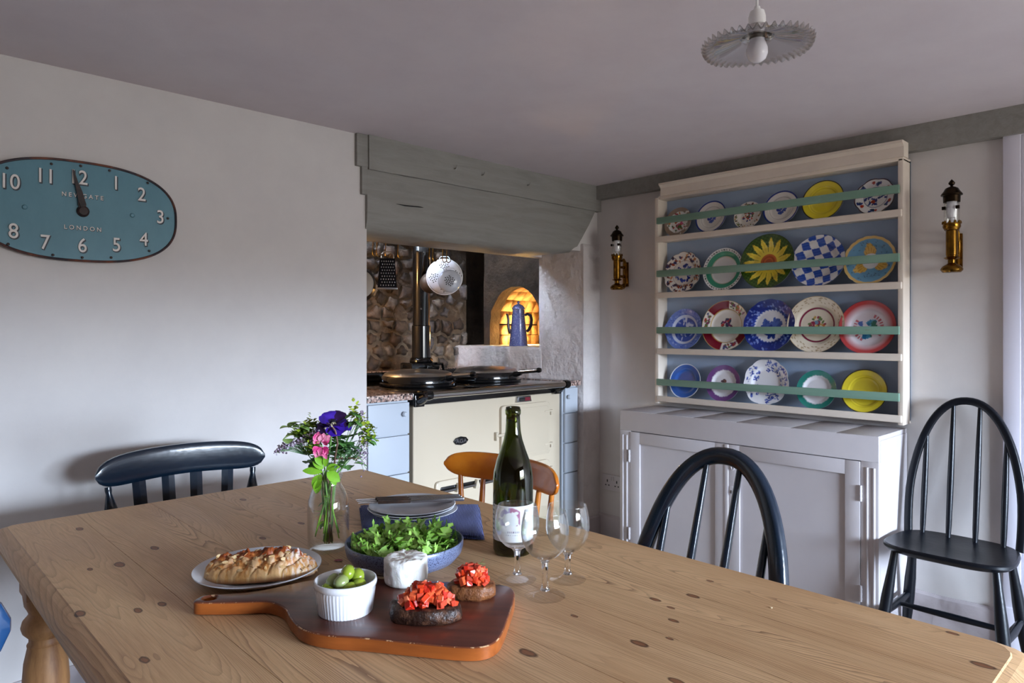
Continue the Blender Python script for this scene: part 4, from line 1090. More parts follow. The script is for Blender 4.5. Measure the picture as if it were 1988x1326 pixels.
def hand(L, w, ang, y, name):
    pts = [(-w*.5, -.0), (-w*.95, L*.25), (-w*.55, L*.75), (-w*.16, L), (w*.16, L), (w*.55, L*.75), (w*.95, L*.25), (w*.5, 0)]
    ca_, sa = math.cos(ang), math.sin(ang)
    pts = [(.527+px*ca_-pz*sa, 1.5909+px*sa+pz*ca_) for px, pz in pts]
    finish(PR(pts, -y, -y+.002, M=RXM), name, rust_hand, CK, smooth=False)
hand(.128, .0075, R(12.5), 2.486, 'minute_hand'); hand(.082, .012, R(9), 2.489, 'hour_hand')
finish(LA([(0, .012), (.012, .011), (.017, .006), (.018, 0)], 24, (.527, 2.494, 1.5909), RY90), 'hub', rust_hand, CK)
for (x, z) in [(.3335, 1.6957), (.4436, 1.7262), (.5213, 1.7326), (.6015, 1.7309), (.7141, 1.7078), (.7766, 1.5967), (.7188, 1.4823), (.6059, 1.4518), (.5255, 1.446), (.4476, 1.4482), (.336, 1.4717)]:
    finish(LA([(0, .0025), (.003, .002), (.0042, 0)], 10, (x, 2.494, z), RY90), 'rivet', rust_hand, CK)
for (x, z) in ((.3761, 1.5858), (.6675, 1.5946)):
    finish(LA([(0, .0035), (.005, .003), (.0075, 0)], 14, (x, 2.4945, z), RY90), 'screw_head', M['teal'], CK)

# ------------------------------------------------------------------ pendant lamp
PE = thing('pendant_lamp', 'frilled clear glass disc pendant lamp with white holder and bulb', 'pendant lamp', (1.375, .690, 1.832))
finish(TU([(0, 0, .045), (0, 0, .203)], .0028, 8), 'cord', M['whiteplastic'], PE)
finish(LA([(.0, .066), (.006, .066), (.007, .060), (.0145, .056), (.0175, .045), (.0175, .032), (.0185, .030), (.0185, .026), (.0, .026)], 24), 'lampholder', M['whiteplastic'], PE)
finish(LA([(.018, .027), (.0215, .025), (.034, .006), (.0345, .003), (.033, .004), (.02, .022), (.017, .024)], 24), 'gallery', M['chrome'], PE)
def shade():
    bm = bmesh.new(); NT = 240; top = []; 
    prof = [(.022, .004), (.04, .001), (.07, -.006), (.095, -.011), (.108, -.014)]
    fr_ = [(.113, -.016, .2), (.118, -.0165, .6), (.123, -.016, 1.0), (.127, -.0155, 1.0)]
    rings = []
    def add(r, z, amp, off):
        ring_ = []
        for k in range(NT):
            a = 2*math.pi*k/NT; w = math.sin(a*44)
            r_ = .018+(r-.022)*.86+.004; ring_.append(bm.verts.new(((r_+amp*.0025*w)*math.cos(a), (r_+amp*.0025*w)*math.sin(a), z+off+amp*.0045*w+amp*.003*math.sin(a*3))))
        rings.append(ring_)
    for r, z in prof: add(r, z, 0, 0)
    for r, z, a in fr_: add(r, z, a, 0)
    for r, z, a in fr_[::-1]: add(r-.0004, z, a, -.0028)
    for r, z in prof[::-1]: add(r, z, 0, -.0028)
    rings.append(rings[0])
    for A_, B_ in zip(rings, rings[1:]):
        for k in range(NT): bm.faces.new((A_[k], A_[(k+1) % NT], B_[(k+1) % NT], B_[k]))
    return bm
finish(shade(), 'glass_shade', thin_glass('shade_glass', (226, 224, 222), .4, .12), PE, angle=80)
finish(LA([(0, -.051), (.008, -.050), (.017, -.044), (.0215, -.033), (.0215, -.022), (.0175, -.010), (.0125, -.001), (.012, .004), (0, .004)], 32), 'bulb', M['frost'], PE)
finish(LA([(.013, -.003), (.016, -.003), (.016, .012), (.013, .012)], 20), 'socket_ring', M['chrome'], PE)
cr_ = finish(LA([(0, 0), (.04, 0), (.042, -.006), (.03, -.018), (0, -.02)], 24, (1.375, .690, RZ)), 'ceiling_rose', M['whiteplastic']); tag(cr_, 'round white ceiling rose above the pendant lamp cord', 'ceiling rose')

# ------------------------------------------------------------------ dining table
TZ = .762; TO = Vector((.735, 1.10, 0))
KS = .85
KN = [(.381, 1.832, .012), (.331, 1.511, .008), (.379, 1.501, .014), (.461, 1.564, .012), (.339, 1.235, .010), (.376, 1.235, .010), (.2945, 1.044, .010), (.268, 1.286, .012),
      (.764, 1.844, .012), (.770, 1.523, .010), (.600, 1.99, .01), (.831, .599, .012), (.986, .677, .009), (.976, .639, .006), (1.046, .642, .010), (1.131, .658, .006),
      (.9355, .608, .008), (.836, .728, .006), (.693, .690, .014), (1.116, .234, .012), (.777, .500, .010), (.8766, .577, .006), (1.20, .291, .008), (.654, 1.473, .010)]
def table_mat():
    b = NB('pine_table_top'); o = b.tc.outputs['Object']
    sx_ = b.n.new('ShaderNodeSeparateXYZ'); b.t.links.new(o, sx_.inputs[0]); x = sx_.outputs[0]; y = sx_.outputs[1]
    inf = b.n.new('ShaderNodeObjectInfo'); rnd_ = inf.outputs['Random']
    gx = x
    off = b.n.new('ShaderNodeCombineXYZ'); b.lk(b.ma('MULTIPLY', rnd_, 7), off.inputs[2])
    v = b.vm('ADD', b.scale(o, (1, .10, 1)), off.outputs[0])
    nlow = b.noise(v, 5.5, 2, .45, .3); nmid = b.noise(v, 26, 3, .5)
    field = b.ma('ADD', b.ma('MULTIPLY', b.ma('SUBTRACT', nlow, .5), .26), b.ma('MULTIPLY', b.ma('SUBTRACT', nmid, .5), .012))
    field = b.ma('ADD', field, b.ma('MULTIPLY', gx, .55))
    km = None; kn = b.mr(b.noise(b.scale(o, (1, .5, 1)), 90, 3, .6), .3, .7, .72, 1.15)
    for kx, ky, kr in KN:
        kr *= KS
        d = b.vm('MULTIPLY', b.vm('SUBTRACT', o, (kx-TO.x, ky-TO.y, TZ)), (1.25/kr, .6/kr, 0))
        r2 = b.vm('DOT_PRODUCT', d, d)
        e1 = b.ma('POWER', 2.718, b.ma('MULTIPLY', r2, -.14))
        s2 = b.vm('DOT_PRODUCT', d, (1, 0, 0))
        field = b.ma('SUBTRACT', field, b.ma('MULTIPLY', b.ma('MULTIPLY', s2, e1), kr*.36))
        e2 = b.ma('POWER', 2.718, b.ma('MULTIPLY', r2, -1.1))
        km = e2 if km is None else b.ma('MAXIMUM', km, e2)
    # growth-ring lines
    fr = b.ma('MULTIPLY', field, 300)
    saw = b.ma('FRACT', fr)
    line = b.mr(saw, .25, 1.0, 0, 1); line = b.ma('POWER', line, 2)
    cell = b.ma('FLOOR', fr)
    wn_ = b.n.new('ShaderNodeTexWhiteNoise'); wn_.noise_dimensions = '1D'; b.lk(cell, wn_.inputs['W'])
    line = b.ma('MULTIPLY', line, b.mr(wn_.outputs['Value'], 0, 1, .25, 1))
    late = b.noise(v, 3.0, 2); line = b.ma('MULTIPLY', line, b.mr(late, .38, .62, .35, 1))
    fine = b.noise(b.scale(o, (1, .03, 1)), 420, 3, .7)
    broad = b.noise(b.scale(o, (1, .25, 1)), 9, 4, .6)
    c = b.ramp(b.ma('ADD', b.ma('MULTIPLY', broad, .6), b.ma('MULTIPLY', fine, .4)), [(.32, (192, 148, 104)), (.68, (228, 190, 144))])
    c = b.mix(b.ma('MULTIPLY', line, .95, clamp=True), c, L4((96, 56, 32)))
    c = b.mix(b.ma('MULTIPLY', b.ma('SUBTRACT', rnd_, .5, clamp=True), .25), c, L4((150, 112, 78)))
    km = b.ma('MULTIPLY', km, kn); kd = b.mr(km, .28, .5, smooth=True); ring_ = b.mr(km, .5, .75, 1, .0, smooth=True)
    kc_ = b.mix(ring_, L4((128, 74, 46)), L4((62, 32, 20)))
    c = b.mix(b.ma('MULTIPLY', kd, .85), c, kc_)
    n1 = b.bump(b.ma('ADD', line, b.ma('MULTIPLY', fine, .5)), .25, .0012)
    return b.out(c, b.mr(broad, .3, .7, .42, .56), 0, n1, Specular_IOR_Level=.32)
M['table'] = table_mat()
M['tleg'] = wood('pine_leg', (176, 128, 82), (128, 84, 50), 'Z', 30, .5, 8)
T = thing('dining_table', 'long scrubbed pine farmhouse table set with food, wine and flowers', 'table', TO, world=True)
TX0, TX1, TY0, TY1 = .233, 1.243, .185, 2.008
def toutline(i, r, n=4):
    x0, x1, y0, y1 = TX0+i, TX1-i, TY0+i, TY1-i
    pts = []
    for cx, cy, a0, rr in ((x1, y1, 0, .02), (x0, y1, 90, .03), (x0, y0, 180, .05), (x1, y0, 270, .05)):
        rr = max(.004, rr-i*.4); cx += -rr if a0 in (0, 270) else rr; cy += -rr if a0 in (0, 90) else rr
        for k in range(n+1):
            a = R(a0+90*k/n); pts.append((cx+rr*math.cos(a), cy+rr*math.sin(a)))
    return pts
def tsolid():
    bm = bmesh.new(); rings = []
    for i, z in ((.012, TZ-.034), (.0, TZ-.026), (.0, TZ-.018), (.006, TZ-.010), (.018, TZ-.0045), (.028, TZ-.002), (.030, TZ)):
        rings.append([bm.verts.new((x, y, z)) for x, y in toutline(i, 0)])
    n = len(rings[0])
    for A_, B_ in zip(rings, rings[1:]):
        for k in range(n): bm.faces.new((A_[k], A_[(k+1) % n], B_[(k+1) % n], B_[k]))
    bm.faces.new(rings[0][::-1]); bm.faces.new(rings[-1]); return bm
px = [TX0-.01, .405, .572, .725, .882, 1.052, TX1+.01]
for a, b_ in zip(px, px[1:]):
    bm = tsolid()
    for xx, s_ in ((a+.0004, -1), (b_-.0004, 1)):
        g = bmesh.ops.bisect_plane(bm, geom=bm.verts[:]+bm.edges[:]+bm.faces[:], plane_co=(xx, 0, 0), plane_no=(s_, 0, 0), clear_outer=True)
        eds = [e for e in g['geom_cut'] if isinstance(e, bmesh.types.BMEdge)]
        if eds: bmesh.ops.holes_fill(bm, edges=eds)
    finish(bm, 'plank', M['table'], T, angle=9)
def tleg(x, y):
    prof = [(0, 0), (.024, 0), (.028, .03), (.026, .07), (.034, .09), (.036, .11), (.030, .125), (.030, .135), (.045, .30), (.0475, .40), (.044, .45), (.037, .485), (.038, .492), (.034, .498), (.034, .508), (.046, .522), (.0495, .534), (.046, .548), (.036, .560), (.034, .565), (.037, .573), (.043, .585), (.0455, .605), (.0455, .612)]
    bm = LA(prof, 28, (x, y, 0)); box(bm, x-.0455, x+.0455, y-.0455, y+.0455, .606, TZ-.034, bev=.004)
    finish(bm, 'leg', M['tleg'], T)
for x in (.33, 1.15):
    for y in (1.915, .29): tleg(x, y)
for (a, b_, c, d) in ((.376, 1.105, 1.90, 1.925), (.376, 1.105, .28, .305), (.315, .34, .336, 1.87), (1.14, 1.165, .336, 1.87)):
    finish(BX(a, b_, c, d, .64, TZ-.034), 'apron', M['tleg'], T)

# ------------------------------------------------------------------ chairs (local: x right, y forward = sitter's view, z up)
def seat_bm(w0, w1, d, z, th=.034, n=8):
    """w0 back width, w1 front width; dished edge"""
    pts = []
    def seg_(a, b_, k): return [(a[0]+(b_[0]-a[0])*i/k, a[1]+(b_[1]-a[1])*i/k) for i in range(k)]
    out = []
    N = 48
    for i in range(N):
        t = 2*math.pi*i/N; c, s = math.cos(t), math.sin(t)
        x = math.copysign(abs(c)**.55, c); y = math.copysign(abs(s)**.6, s)
        w = (w0+(w1-w0)*(y+1)/2)/2
        out.append((x*w, y*d/2))
    bm = bmesh.new(); rings = []
    for f, zz in ((.80, z-th), (.93, z-th*.75), (1.0, z-th*.35), (.995, z-th*.1), (.97, z), (.90, z-.0015), (.6, z-.006), (.3, z-.008)):
        rings.append([bm.verts.new((x*f, y*f, zz)) for x, y in out])
    for A_, B_ in zip(rings, rings[1:]):
        for k in range(N): bm.faces.new((A_[k], A_[(k+1) % N], B_[(k+1) % N], B_[k]))
    bm.faces.new(rings[0][::-1]); bm.faces.new(rings[-1]); return bm
def legs(t, m, w, d, z, splay=.06, hst=.2, r=.0185):
    L = {}
    for sx_ in (-1, 1):
        for sy_ in (-1, 1):
            top = Vector((sx_*w*.36, sy_*d*.32, z-.02)); bot = Vector((sx_*(w*.36+splay*.8), sy_*(d*.32+splay), 0))
            L[(sx_, sy_)] = (top, bot)
            pts = [top.lerp(bot, f) for f in (0, .15, .4, .6, .75, 1)]
            finish(TU(pts, [r*.62, r*.75, r*1.05, r*1.1, r*.95, r*.68], 14), 'leg', m, t)
    for sx_ in (-1, 1):
        f = 1-hst/z; a = L[(sx_, -1)][0].lerp(L[(sx_, -1)][1], f); b_ = L[(sx_, 1)][0].lerp(L[(sx_, 1)][1], f)
        finish(TU([a.lerp(b_, q) for q in (0, .2, .5, .8, 1)], [r*.5, r*.65, r*.85, r*.65, r*.5], 12), 'side_stretcher', m, t)
    f = 1-hst/z
    ms = [L[(s, -1)][0].lerp(L[(s, -1)][1], f).lerp(L[(s, 1)][0].lerp(L[(s, 1)][1], f), .5) for s in (-1, 1)]
    finish(TU([ms[0].lerp(ms[1], q) for q in (0, .2, .5, .8, 1)], [r*.45, r*.55, r*.65, r*.55, r*.45], 12), 'cross_stretcher', m, t)
def hoop_chair(label, m, loc, rz, z=.44, sw0=.36, sw1=.42, sd=.37, bw=.40, bh=.48, lean=.16, thick=(.0125, .016), chips=False, pw=2.2, yb=None, spn=4):
    t = thing('hoop_back_chair', label, 'chair', loc, rz)
    finish(seat_bm(sw0, sw1, sd, z), 'seat', m, t)
    y0 = -sd/2+.035 if yb is None else yb
    def bp(a):
        c, s = math.cos(a), math.sin(a); x = bw/2*math.copysign(abs(c)**(2/pw), c); h = bh*abs(s)**(2/pw)
        x *= 1-.05*(1-min(1, h/(bh*.35)))
        return Vector((x, y0-lean*h, z-.01+h))
    pts = [bp(math.pi*i/44) for i in range(45)]
    finish(TU(pts, [(thick[1], thick[0]) for _ in pts], 16, flat=(0, 1, -.2), sq=.6), 'hoop', m, t, angle=60)
    for i in range(spn):
        x = (i-(spn-1)/2)*bw*.74/(spn-1)*.93
        xt = (i-(spn-1)/2)*bw*.80/(spn-1)*.86
        h = bh*max(0, 1-abs(xt/(bw/2))**pw)**(1/pw)
        a = Vector((x, y0, z-.01)); b_ = Vector((xt, y0-lean*h, z-.012+h))
        finish(TU([a.lerp(b_, q) for q in (0, .1, .4, .7, 1)], [.008, .0100, .0112, .0098, .007], 12), 'spindle', m, t)
        if chips and i == 1:
            finish(TU([a.lerp(b_, .972), a.lerp(b_, .995)], .0075, 12), 'bare_wood_chip', mat('bare_wood', (196, 170, 130), .6), t)
    legs(t, m, sw1, sd, z)
    return t
def rail_bm(hw_, bulge, z, h, th, top=0, tilt=0):
    bm = bmesh.new(); rings = []; N = 40
    for i in range(N+1):
        s = -1+2*i/N; s = math.copysign(abs(s)**.85, s)
        e = max(.02, (1-abs(s)**7))**.5
        x = hw_*s; y = -bulge*(1-s*s); hh = h*e; zc = z+top*(1-s*s)
        ring_ = []
        for k in range(14):
            a = 2*math.pi*k/14; cy_ = math.copysign(abs(math.cos(a))**.5, math.cos(a)); cz_ = math.copysign(abs(math.sin(a))**.7, math.sin(a))
            ring_.append(bm.verts.new((x, y+cy_*th/2*(.5+.5*e)-tilt*cz_*hh/2, zc+cz_*hh/2)))
        rings.append(ring_)
    for A_, B_ in zip(rings, rings[1:]):
        for k in range(14): bm.faces.new((A_[k], A_[(k+1) % 14], B_[(k+1) % 14], B_[k]))
    bm.faces.new(rings[0][::-1]); bm.faces.new(rings[-1]); return bm
def kitchen_chair(name, label, m, m2, loc, rz, slats, posts, hw_=.245, bulge=.045, zc=.80, h=.085, top=.018, lean=.10, seatw=.42, sd=.40, th=.024, flat=True, ms=None):
    t = thing(name, label, 'chair', loc, rz); z = .44; yb = -sd/2+.03; dy = yb-lean
    bm = rail_bm(hw_, bulge, zc, h, th, top); 
    for v in bm.verts: v.co.y += dy+bulge*.6
    finish(bm, 'top_rail', m, t, angle=60)
    finish(seat_bm(seatw-.02, seatw+.02, sd, z), 'seat', m, t)
    for x in posts:
        a = Vector((x*.86, yb, z-.01)); yt = dy+bulge*.6-bulge*(1-(x/hw_)**2); b_ = Vector((x, yt, zc-h*.38))
        if ms: fs, rs = (0, .1, .5, .9, 1), (.009, .0105, .011, .0085, .0075)
        else: fs, rs = (0, .1, .25, .35, .5, .62, .70, .74, .80, .88, .94, .97, 1), (.012, .016, .019, .013, .018, .021, .018, .0135, .018, .0125, .008, .0095, .009)
        finish(TU([a.lerp(b_, q) for q in fs], list(rs), 16), 'spindle' if ms else 'post', m2, t)
    for x in slats:
        yt = dy+bulge*.6-bulge*(1-(x/hw_)**2); a = Vector((x*.86, yb, z-.01)); b_ = Vector((x, yt, zc-h*.3))
        pts = [a.lerp(b_, q)+Vector((0, -.012*math.sin(q*3.14), 0)) for q in (0, .25, .5, .75, 1)]
        if flat: finish(TU([p for p in pts], [(.019, .0055)]*5, 4, flat=(0, 1, 0)), 'slat', m2, t, angle=30)
        else: finish(TU(pts, [.009, .0105, .011, .009, .0075], 14), 'spindle', m2, t)
    legs(t, m2, seatw, sd, z)
    return t
kitchen_chair('kitchen_chair', 'dark blue painted slat-back kitchen chair between the table end and clock wall', M['navy'], M['navy'], (.757, 2.045, 0), R(180), (.128, .042, -.042, -.138), (-.215, .215), hw_=.25, bulge=.04, lean=.065, zc=.797, top=.016, h=.095)
kitchen_chair('spindle_chair', 'varnished orange pine chair tucked under the table in front of the cooker', M['orangewood'], M['redwood'], (1.27, 1.525, 0), R(92), (), (-.195, -.120, -.040, .040, .120, .195), hw_=.240, bulge=.075, lean=.03, zc=.787, h=.085, top=.0, sd=.36, seatw=.42, ms=1)
hoop_chair('navy painted hoop-back chair tucked under the right side of the table', M['navy'], (1.295, .895, 0), R(90), sw0=.36, sw1=.42, bw=.400, bh=.468, lean=.34, chips=True, yb=-.155, thick=(.016, .021))
hoop_chair('blue-black hoop-back chair standing against the wall right of the cupboard', M['blackblue'], (2.850, .694, 0), R(90), z=.445, sw0=.37, sw1=.425, sd=.33, bw=.375, bh=.515, lean=.15, yb=-.125, thick=(.011, .014))
# bright blue chair at the left edge: only the end of its back and an arm are in view
bl = kitchen_chair('kitchen_chair', 'bright blue painted chair cut off by the left edge of the photo', M['bluegloss'], M['bluegloss'], (-.008, 1.462, 0), R(-14), (-.06, .06), (-.2, .2), hw_=.235, bulge=.03, zc=.815, h=.125, top=.0)

# ------------------------------------------------------------------ things on the table
BZ = TZ+.022
M['board'] = wood('cherry_board', (112, 54, 30), (66, 30, 20), 'Y', 20, .3, 9, coat=.25)
M['boardedge'] = mat('worn_board_edge', (190, 140, 100), .5)
def board_mat():
    b = NB('dark_board_wood'); o = b.tc.outputs['Object']
    g = b.n.new('ShaderNodeNewGeometry')
    mp = b.n.new('ShaderNodeMapping'); mp.inputs['Rotation'].default_value = (0, 0, R(52)); b.t.links.new(o, mp.inputs[0])
    v = b.scale(mp.outputs[0], (.1, 1, 1))
    f = b.ma('ADD', b.ma('MULTIPLY', b.noise(v, 60, 4, .6), .6), b.ma('MULTIPLY', b.noise(v, 16, 2), .4))
    c = b.ramp(f, [(.35, (66, 32, 26)), (.65, (104, 54, 38))])
    sz = b.n.new('ShaderNodeSeparateXYZ'); b.t.links.new(o, sz.inputs[0])
    side = b.ramp(f, [(.3, (120, 58, 22)), (.7, (170, 92, 38))])
    nz = b.n.new('ShaderNodeSeparateXYZ'); b.t.links.new(g.outputs['True Normal'], nz.inputs[0])
    fl_ = b.mr(nz.outputs[2], .3, .8); c = b.mix(fl_, side, c)
    w = b.ma('MULTIPLY', b.mr(nz.outputs[2], .25, .45), b.mr(nz.outputs[2], .93, .75)); w = b.ma('MULTIPLY', w, b.mr(b.noise(o, 60, 3, .8), .56, .62))
    c = b.mix(w, c, L4((200, 160, 120)))
    sc = b.mr(b.noise(b.scale(o, (1, .2, 1)), 130, 2, .8, .5), .76, .78); c = b.mix(b.ma('MULTIPLY', b.ma('MULTIPLY', sc, fl_), .5), c, L4((150, 104, 80)))
    return b.out(c, .3, 0, b.bump(f, .1, .0006), Coat_Weight=.15)
bp_ = [(0.3984, 1.1452), (0.4136, 1.1310), (0.4380, 1.1080), (0.4650, 1.0880), (0.4826, 1.0740), (0.4910, 1.0541), (0.4927, 1.0238), (0.4816, 0.9888), (0.4745, 0.9446), (0.4800, 0.9152), (0.4960, .8850), (0.5208, 0.8565), (0.563, 0.7936), (0.6030, 0.7352), (.6258, .7130), (0.6496, 0.7106), (0.6753, 0.7244), (0.7265, 0.7644), (0.7850, 0.8109), (0.8070, 0.837), (0.8084, 0.8634), (0.78, 0.9006), (0.7231, 0.9687), (0.6666, 1.0401), (0.6235, 1.0815), (.5990, 1.1010), (0.5763, 1.1129), (0.5355, 1.1185), (0.5045, 1.1223), (0.4745, 1.1322), (0.4454, 1.1530), (0.4224, 1.1697), (0.4079, 1.1655), (.3975, 1.156)]
def chaikin(p, n=2):
    for _ in range(n):
        q = []
        for a, b_ in zip(p, p[1:]+p[:1]):
            q += [(a[0]*.75+b_[0]*.25, a[1]*.75+b_[1]*.25), (a[0]*.25+b_[0]*.75, a[1]*.25+b_[1]*.75)]
        p = q
    return p
def board():
    o = chaikin(bp_, 2); cx, cy = .4226, 1.1500; nh = 24
    bm = bmesh.new(); hr_ = [(cx+.0105*math.cos(2*math.pi*k/nh), cy+.0105*math.sin(2*math.pi*k/nh)) for k in range(nh)]
    hr2 = [(cx+.0135*math.cos(2*math.pi*k/nh), cy+.0135*math.sin(2*math.pi*k/nh)) for k in range(nh)]
    def ringv(p, z, ins=0):
        if ins:
            n = len(p); q = []
            for i in range(n):
                a, b_ = Vector(p[i-1]), Vector(p[(i+1) % n]); t = (b_-a).normalized(); nrm = Vector((-t.y, t.x)); q.append((p[i][0]+nrm.x*ins, p[i][1]+nrm.y*ins))
            p = q
        return [bm.verts.new((x, y, z)) for x, y in p]
    area_ = sum(a[0]*b_[1]-b_[0]*a[1] for a, b_ in zip(o, o[1:]+o[:1])); sg = 1 if area_ > 0 else -1
    R_ = [ringv(o, TZ+.0008, sg*.003), ringv(o, TZ+.003), ringv(o, BZ-.002), ringv(o, BZ-.0006, sg*.0012), ringv(o, BZ, sg*.0028)]
    H_ = [ringv(hr_, TZ+.0008), ringv(hr_, BZ-.003), ringv(hr2, BZ)]
    for G in (R_, H_):
        for A_, B_ in zip(G, G[1:]):
            n = len(A_)
            for k in range(n): bm.faces.new((A_[k], A_[(k+1) % n], B_[(k+1) % n], B_[k]))
    for ro, ri in ((R_[-1], H_[-1]), (R_[0], H_[0])):
        es = []
        for r_ in (ro, ri):
            for k in range(len(r_)):
                e = bm.edges.get((r_[k], r_[(k+1) % len(r_)])); es.append(e)
        bmesh.ops.triangle_fill(bm, edges=es, use_beauty=True)
    return bm
bd_ = finish(board(), 'serving_board', board_mat(), angle=30); tag(bd_, 'dark cherry wood serving board with a paddle handle and hole', 'serving board')

# pastry plate
def dish(name, label, c, z, rad, prof, m, cat='plate', seg=64, group=None):
    o = finish(LA([(r*rad, zz) for r, zz in prof], seg, (c[0], c[1], z)), name, m, angle=50); tag(o, label, cat, group); return o
dish('dinner_plate', 'pale grey plate under the plaited almond pastry', (.5475, 1.2515), TZ, .1135, [(0, 0), (.55, 0), (.6, .002), (.85, .010), (.98, .0175), (1.0, .019), (.995, .0205), (.97, .0195), (.84, .013), (.62, .006), (.55, .0045), (0, .004)], M['greyplate'])
M['pastry'] = vcol('baked_pastry', .38, bump=.5, bs=120, sub=.05, bdist=.003)
def pastry():
    hx, hy = .100, .044; NX, NY = 150, 64
    ang = math.atan2(1.1619-1.2797, .618-.4559)
    vs, cs, fs = [], [], []
    for i in range(NX+1):
        for j in range(NY+1):
            u = -1+2*i/NX; v = -1+2*j/NY
            wid = (1-abs(u)**2.6)**.5*(1-.12*u) if abs(u) < 1 else 0.02
            x = u*hx; y = v*hy*max(.05, wid)
            f = max(0, 1-v*v)**.5*max(0, 1-abs(u)**4)**.5
            # plait: diagonal strands folding to the middle
            ph = (u*3.6+abs(v)*1.5+.35*mnoise.noise(Vector((u*3, v*2, 1))))+(.5 if v > 0 else 0)
            st = abs(math.sin(ph*math.pi)); r_ = st**.6
            crk = 1.3*mnoise.noise(Vector((x*55, y*70, 0)))+.7*mnoise.noise(Vector((x*180, y*180, 2)))
            z = .034*f**.8*(.68+.32*r_)+.006*f**.5*crk+.010*f*math.exp(-(v/.35)**2)*(1-u*u*.3)+(.008*math.exp(-((u-.35)/.25)**2)*f)
            br = min(1, max(0, (z/.040)**1.1*.9+.28*crk+.22*r_-.0))
            side = max(0, abs(v)-.72)/.28
            pale = C(232, 184, 116); gold = C(204, 120, 48); brown = C(138, 64, 24)
            c = pale*(1-br)+gold*br
            if br > .75: t_ = min(1, (br-.75)/.25); c = c*(1-t_)+brown*t_
            if r_ < .35 and f > .2: c = c*.5+C(236, 206, 150)*.5
            su = mnoise.noise(Vector((x*220, y*220, 5)))
            if u > .45 and su > .05: c = c*.45+C(245, 236, 228)*.55
            if side > .5 and z < .004: c = C(128, 78, 44)
            elif v < -.3 and crk > -.1: c = c*.6+C(242, 214, 160)*.4
            X_ = .545+x*math.cos(ang)-y*math.sin(ang); Y_ = 1.232+x*math.sin(ang)+y*math.cos(ang)
            vs.append((X_, Y_, TZ+.009+z)); cs.append(tuple(c)+(1,))
    for i in range(NX):
        for j in range(NY):
            a = i*(NY+1)+j; fs.append((a, a+NY+1, a+NY+2, a+1))
    n0 = len(vs)
    for (x, y, z) in vs[:n0]: pass
    me = bpy.data.meshes.new('pastry'); me.from_pydata([(x-.545, y-1.232, z-TZ-.009) for x, y, z in vs], [], fs)
    ca_ = me.color_attributes.new('Col', 'FLOAT_COLOR', 'POINT'); ca_.data.foreach_set('color', np.array(cs).ravel())
    me.materials.append(M['pastry']); me.shade_smooth(); o = bpy.data.objects.new('plaited_pastry', me); COL.objects.link(o); o.location = (.545, 1.232, TZ+.009)
    tag(o, 'golden plaited almond pastry on the grey plate', 'pastry')
    g = random.Random(3); mf = mat('almond_flake', (240, 214, 164), .5, col2=(220, 170, 104), vs=120)
    co3 = np.array([(x-.545, y-1.232, z-TZ-.009) for x, y, z in vs])
    for k in range(70):
        i = g.randrange(10, NX-10); j = g.choice((g.randrange(4, 26), g.randrange(10, NY-8))); p = Vector(co3[i*(NY+1)+j])
        if p.z < .008: continue
        bm = bmesh.new(); lathe(bm, [(0, .0007), (.0052, .0004), (.0056, 0), (0, -.0003)], 9)
        e = Matrix.Rotation(g.uniform(0, 6.3), 4, 'Z') @ Matrix.Rotation(g.uniform(.2, 1.1), 4, 'X') @ Matrix.Scale(.6, 4, (0, 1, 0))
        bm.transform(Matrix.Translation(p+Vector((0, 0, .0012))) @ e)
        finish(bm, 'almond_flake', mf, o)
pastry()

# ramekin of olives
rc = (.555, .952)
rk_ = finish(LA([(0, 0), (.040, 0), (.0415, .002), (.0455, .034), (.0455, .0395), (.0475, .041), (.0482, .046), (.0472, .050), (.0455, .0505), (.0435, .048), (.0425, .04), (.038, .005), (0, .0045)], 192, (rc[0], rc[1], BZ), fr=lambda a, i: 1+(.011*math.sin(a*52) if i in (2, 3) else 0)), 'ramekin', M['white'], angle=50)
tag(rk_, 'small white fluted ramekin filled with green olives on the board', 'ramekin')
ol = [mat('green_olive', (150, 168, 44), .22, col2=(128, 148, 50), vs=30, coat=.4, sub=.1), mat('dull_olive', (136, 146, 92), .25, col2=(150, 160, 96), vs=30, coat=.4, sub=.1)]
def px_off(du, dv):  # camera-right / away offsets on a horizontal plane
    return (.722*du+.692*dv, -.692*du+.722*dv)
OL = [(-.021, -.004, .041, 1, 20, 'grey-green olive at the top left of the pile'), (.004, .001, .053, 0, 50, 'bright green olive on top of the pile'), (-.004, -.016, .043, 1, 10, 'dull olive in front, low centre of the ramekin'),
      (.020, .008, .046, 0, 70, 'bright olive behind the topmost one'), (-.030, -.012, .030, 0, 30, 'olive at the left rim of the ramekin'), (-.026, -.026, .028, 0, 0, 'olive at the front left rim of the ramekin'),
      (.012, -.020, .033, 0, -10, 'olive at the front right rim of the ramekin'), (.026, -.009, .036, 0, 20, 'olive at the right rim of the ramekin'), (-.014, .016, .036, 0, 0, 'olive at the back left rim of the ramekin'), (.004, .024, .034, 1, 0, 'olive at the far rim of the ramekin')]
for du, dv, z, mi, rz, lb in OL:
    ox, oy = px_off(du*.86, dv*.86)
    bm = LA([(0, -.0125), (.005, -.0115), (.009, -.0075), (.0107, 0), (.009, .0075), (.005, .0115), (.0012, .0124), (0, .0120)], 20, (rc[0]+ox, rc[1]+oy, BZ+z+.006), Matrix.Rotation(R(rz), 4, 'Z') @ Matrix.Rotation(R(70), 4, 'Y'))
    o = finish(bm, 'olive', ol[mi]); tag(o, lb, 'olive', 'olives in the ramekin')

